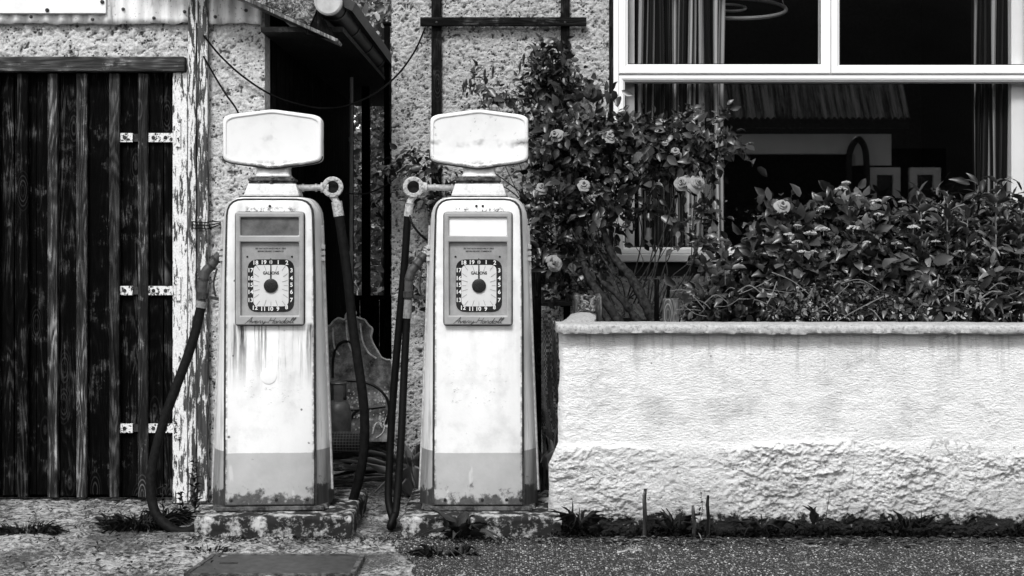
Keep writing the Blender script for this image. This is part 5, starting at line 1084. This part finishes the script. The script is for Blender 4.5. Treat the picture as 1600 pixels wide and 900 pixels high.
shrub('cushion_plant', (1330,512,7.3), 'low fine-leaved pale plant creeping along the coping below the flat-headed shrub',
 [(1270,472,7.32,54,18,.08,150,3),(1335,478,7.3,60,18,.08,160,3),(1400,482,7.28,46,16,.07,110,2),(1310,455,7.35,50,16,.07,90,2),(1235,488,7.28,40,12,.06,60,2)], 37, 3, .028, .8, 'leaf_pale', cat='plant', up=.8)
mb = MB(); rr4 = np.random.default_rng(3)
for k in range(46):
    u, v, Y = rr4.uniform(1090, 1600), rr4.uniform(440, 505), rr4.uniform(7.18, 7.4); a = P(u, v, Y); b = a + Vector((rr4.uniform(-.25, .25), rr4.uniform(-.05, .05), rr4.uniform(-.08, .14))); m = a.lerp(b, .5) + Vector((0, 0, rr4.uniform(-.02, .05))); mb.tube(smooth_path([a, m, b], 4), rr4.uniform(.0015, .0035), 4)
o = mb.build('bare_twigs', M['stem_pale'], smooth=True, origin=P(1340,505,7.3)); tag(o, 'tangle of thin bare twigs through the front of the planter bed', 'twigs', kind='stuff')

# ------------------------------------------------------------------ weeds on the ground
def tuft(name, c, label, n, L, spread, seed, mat='leaf_weed', width=.16, cat='weed', group=None, upw=1.0, tone=(0, 1)):
    rng = np.random.default_rng(seed); a = rng.uniform(0, 6.283, n); q = np.sqrt(rng.uniform(0, 1, n))*spread; pos = np.stack([c[0] + q*np.cos(a), c[1] + q*np.sin(a)*.45, np.full(n, c[2])], -1)
    d = np.stack([np.cos(a)*.7, np.sin(a)*.7, np.full(n, upw)], -1) + rng.normal(size=(n, 3))*.35; d[:, 2] = np.abs(d[:, 2]) + .05
    o = leaves(name, pos, d, np.stack([-np.cos(a), -np.sin(a), np.full(n, .6)], -1), L*rng.uniform(.35, 1.1, n), width*2.2, rng.uniform(*tone, n), mat, origin=c, curl=2.0, rng=rng)
    return tag(o, label, cat, group)
def tall_weed(u, v0, v1, Y, label, seed, n=16, L=.05, r=.004):
    rng = np.random.default_rng(seed); b = P(u, v1, Y); t = P(u, v0, Y); t.x += rng.uniform(-.03, .03); o = empty('tall_weed', b, label, 'weed', 'tall weeds')
    mb = MB(); pts = smooth_path([b, b.lerp(t, .5) + Vector((rng.uniform(-.02, .02), 0, 0)), t], 5); mb.tube(pts, [r*(1-.6*i/10) for i in range(11)], 5); mb.build('stem', M['stem_dark'], o, smooth=True)
    k = np.arange(n); q = (k+1)/n; a = k*2.4; pos = np.array(b)[None]*(1-q[:, None]) + np.array(t)[None]*q[:, None]
    d = np.stack([np.cos(a), np.sin(a), np.full(n, .8)], -1) + rng.normal(size=(n, 3))*.2; leaves('foliage', pos, d, np.stack([-np.cos(a)*.5, -np.sin(a)*.5, np.ones(n)], -1), L*(1.1-.6*q), .5, rng.uniform(.2, .9, n), 'leaf_weed', o, curl=1.6, rng=rng)
tall_weed(304, 722, 800, 7.45, 'tall dark spiky weed against the peeling post', 1, 26, .06); tall_weed(259, 758, 815, 7.3, 'seeding weed with pale tip in front of the door jamb', 2, 14, .045); tall_weed(289, 770, 815, 7.3, 'short leafy weed between the hose and the left plinth', 3, 14, .05); tall_weed(1288, 768, 826, 6.80, 'single thin dry stalk against the foot of the planter wall', 4, 5, .02, .0022); tall_weed(1090, 772, 826, 6.80, 'thin leggy weed beside the short stick at the planter wall', 5, 8, .035, .002)
tuft('weed_tuft', P(215,826,7.12), 'large dark weed clump under the hose loop by the door', 420, .085, .17, 11, width=.055); tuft('weed_tuft', P(262,818,7.25), 'leafy weed clump between the hose and the left plinth', 220, .085, .08, 12, width=.055); tuft('grass_tuft', P(42,835,7.0), 'dark grass patch in the concrete before the plank door', 320, .06, .16, 13, width=.05, cat='grass'); tuft('grass_tuft', P(330,862,6.6), 'small grass patch under the left plinth by the cover plate', 70, .035, .12, 14, width=.08, cat='grass')
tuft('dock_weed', P(722,838,6.80), 'broad-leaved dock growing in front of the right plinth', 34, .12, .07, 15, width=.36, tone=(.2, 1)); tuft('weed_tuft', P(690,868,6.5), 'flattened grass patch on the road edge before the right plinth', 110, .07, .14, 16, width=.09, upw=.35); tuft('dock_weed', P(1272,820,6.80), 'upright broad-leaved weed pair at the foot of the planter wall', 4, .13, .012, 17, width=.26, tone=(0, .3), upw=4.)
tuft('grass_tuft', P(852,790,7.66), 'long pale grass between the right pump and the planter wall', 90, .42, .07, 18, mat='straw', width=.03, upw=2.2, tone=(.4, 1), cat='grass'); tuft('grass_tuft', P(648,775,7.9), 'dry grass standing behind the hoses of the right pump', 80, .34, .06, 19, mat='straw', width=.025, upw=1.8, tone=(.4, 1), cat='grass'); tuft('weed_tuft', P(862,800,7.3), 'low dark weeds between the right plinth and the planter wall', 110, .10, .10, 20)
# dark growth and litter that nobody could count
rng = np.random.default_rng(77); n = 3600; x = rng.uniform(.2, 3.2, n); hgt = np.abs(rng.normal(0, 1, n))*.011*np.clip(.75+1.3*fbm(x*4, x*0, seed=5, octv=3), .05, 2); pos = np.stack([x, 6.895 - rng.uniform(0, .06, n), np.maximum(0, hgt)], -1)
o = leaves('wall_foot_growth', pos, rng.normal(size=(n, 3)) + np.array([0, -.5, .6]), rng.normal(size=(n, 3)) + np.array([0, -.3, 1]), rng.uniform(.012, .034, n), .9, rng.uniform(0, 1, n)**2, 'leaf_moss', origin=(1.5, 6.9, 0), rng=rng); tag(o, 'dark mossy growth along the foot of the planter wall', 'moss', kind='stuff')
n = 1500; x = np.concatenate([rng.uniform(-1.55, .25, 900), rng.uniform(-2.6, -1.3, 600)]); y = np.concatenate([rng.normal(6.80, .05, 900), rng.uniform(5.9, 7.7, 600)]); keep = ~((y > 6.86) & (y < 7.6) & (x > -1.56) & (x < .26)); x, y = x[keep], y[keep]; n = len(x)
o = leaves('leaf_litter', np.stack([x, y, np.full(n, .006)], -1), rng.normal(size=(n, 3))*np.array([1, 1, .25]), rng.normal(size=(n, 3))*.4 + np.array([0, 0, 1]), rng.uniform(.008, .028, n), .7, rng.uniform(0, 1, n)**1.5, 'litter', origin=(0, 6.8, 0), rng=rng); tag(o, 'scattered dead leaves and grit round the pump plinths', 'litter', kind='stuff')
n = 1100; x = rng.uniform(.2, 3.0, n); y = rng.normal(6.74, .05, n); y = np.minimum(y, 6.84)
o = leaves('straw_litter', np.stack([x, y, np.full(n, .008)], -1), rng.normal(size=(n, 3))*np.array([1, .25, .06]), np.tile([0, 0, 1.], (n, 1)), rng.uniform(.01, .05, n), .14, rng.uniform(.2, 1, n), 'litter', origin=(1.5, 6.74, 0), rng=rng); tag(o, 'pale straw and twigs on the asphalt along the planter wall', 'litter', kind='stuff')
tuft('grass_tuft', P(905,822,6.83), 'short ragged grass at the left corner of the planter wall foot', 60, .11, .06, 31, width=.05, upw=1.4, cat='grass'); tuft('grass_tuft', P(1055,826,6.83), 'wispy grass between the tall stick and the short stick', 46, .10, .05, 32, width=.04, upw=1.6, cat='grass'); tuft('grass_tuft', P(1420,824,6.83), 'sparse grass at the planter wall foot under the flat-headed shrub', 50, .09, .09, 33, width=.045, upw=1.3, cat='grass'); tuft('grass_tuft', P(1190,826,6.82), 'thin dead grass between the dark stick and the weed pair', 40, .08, .07, 34, width=.04, upw=.9, tone=(.6, 1), cat='grass')
# ------------------------------------------------------------------ hedge and trees closing the passage
def tree(x, y, h, r, label, seed, n, z0=.0, leaf=.11, name='tree'):
    rng = np.random.default_rng(seed); o = empty(name, (x, y, 0), label, 'tree', 'trees beyond the passage'); mb = MB()
    tp = smooth_path([(x, y, -.05), (x+.05, y, h*.35), (x-.04, y+.05, h*.7)], 5); mb.tube(tp, [.09*(1-.5*i/10) for i in range(11)], 8)
    for k in range(9):
        a = rng.uniform(0, 6.28); s = Vector((x, y, h*rng.uniform(.25, .65))); e = s + Vector((math.cos(a)*r*.8, math.sin(a)*r*.8, rng.uniform(.2, .8)*h*.35)); mb.tube(smooth_path([s, s.lerp(e, .5) + Vector((0, 0, .1)), e], 4), [.03*(1-.8*i/8) for i in range(9)], 5)
    mb.build('trunk', M['stem_dark'], o, smooth=True)
    cl = rng.uniform(-1, 1, (46, 3))*np.array([r, r, h*.5]) + np.array([x, y, h*.52]); p = cl[rng.integers(0, 46, n)] + rng.normal(size=(n, 3))*np.array([.2, .2, .26]); p[:, 2] = np.abs(p[:, 2])
    leaves('crown', p, rng.normal(size=(n, 3)), rng.normal(size=(n, 3)) + np.array([0, -.5, .7]), rng.uniform(.5, 1.1, n)*leaf, .8, rng.uniform(0, 1, n), 'leaf_hedge', o, rng=rng)
tree(-1.2, 13.3, 5.0, .75, 'dense dark bush filling the passage behind the low fence', 1, 9000, leaf=.09, name='bush'); tree(-2.1, 15.5, 4.6, .9, 'taller loose tree half hidden by the shed roof', 2, 2600, leaf=.12); tree(-1.75, 18.0, 5.2, 1.0, 'broad dark bush deep in the passage behind the nearer bush', 4, 6000, leaf=.13, name='bush'); tree(-.75, 16.5, 5.2, .8, 'thin-crowned tree farthest back against the sky over the passage', 3, 2000, leaf=.12)
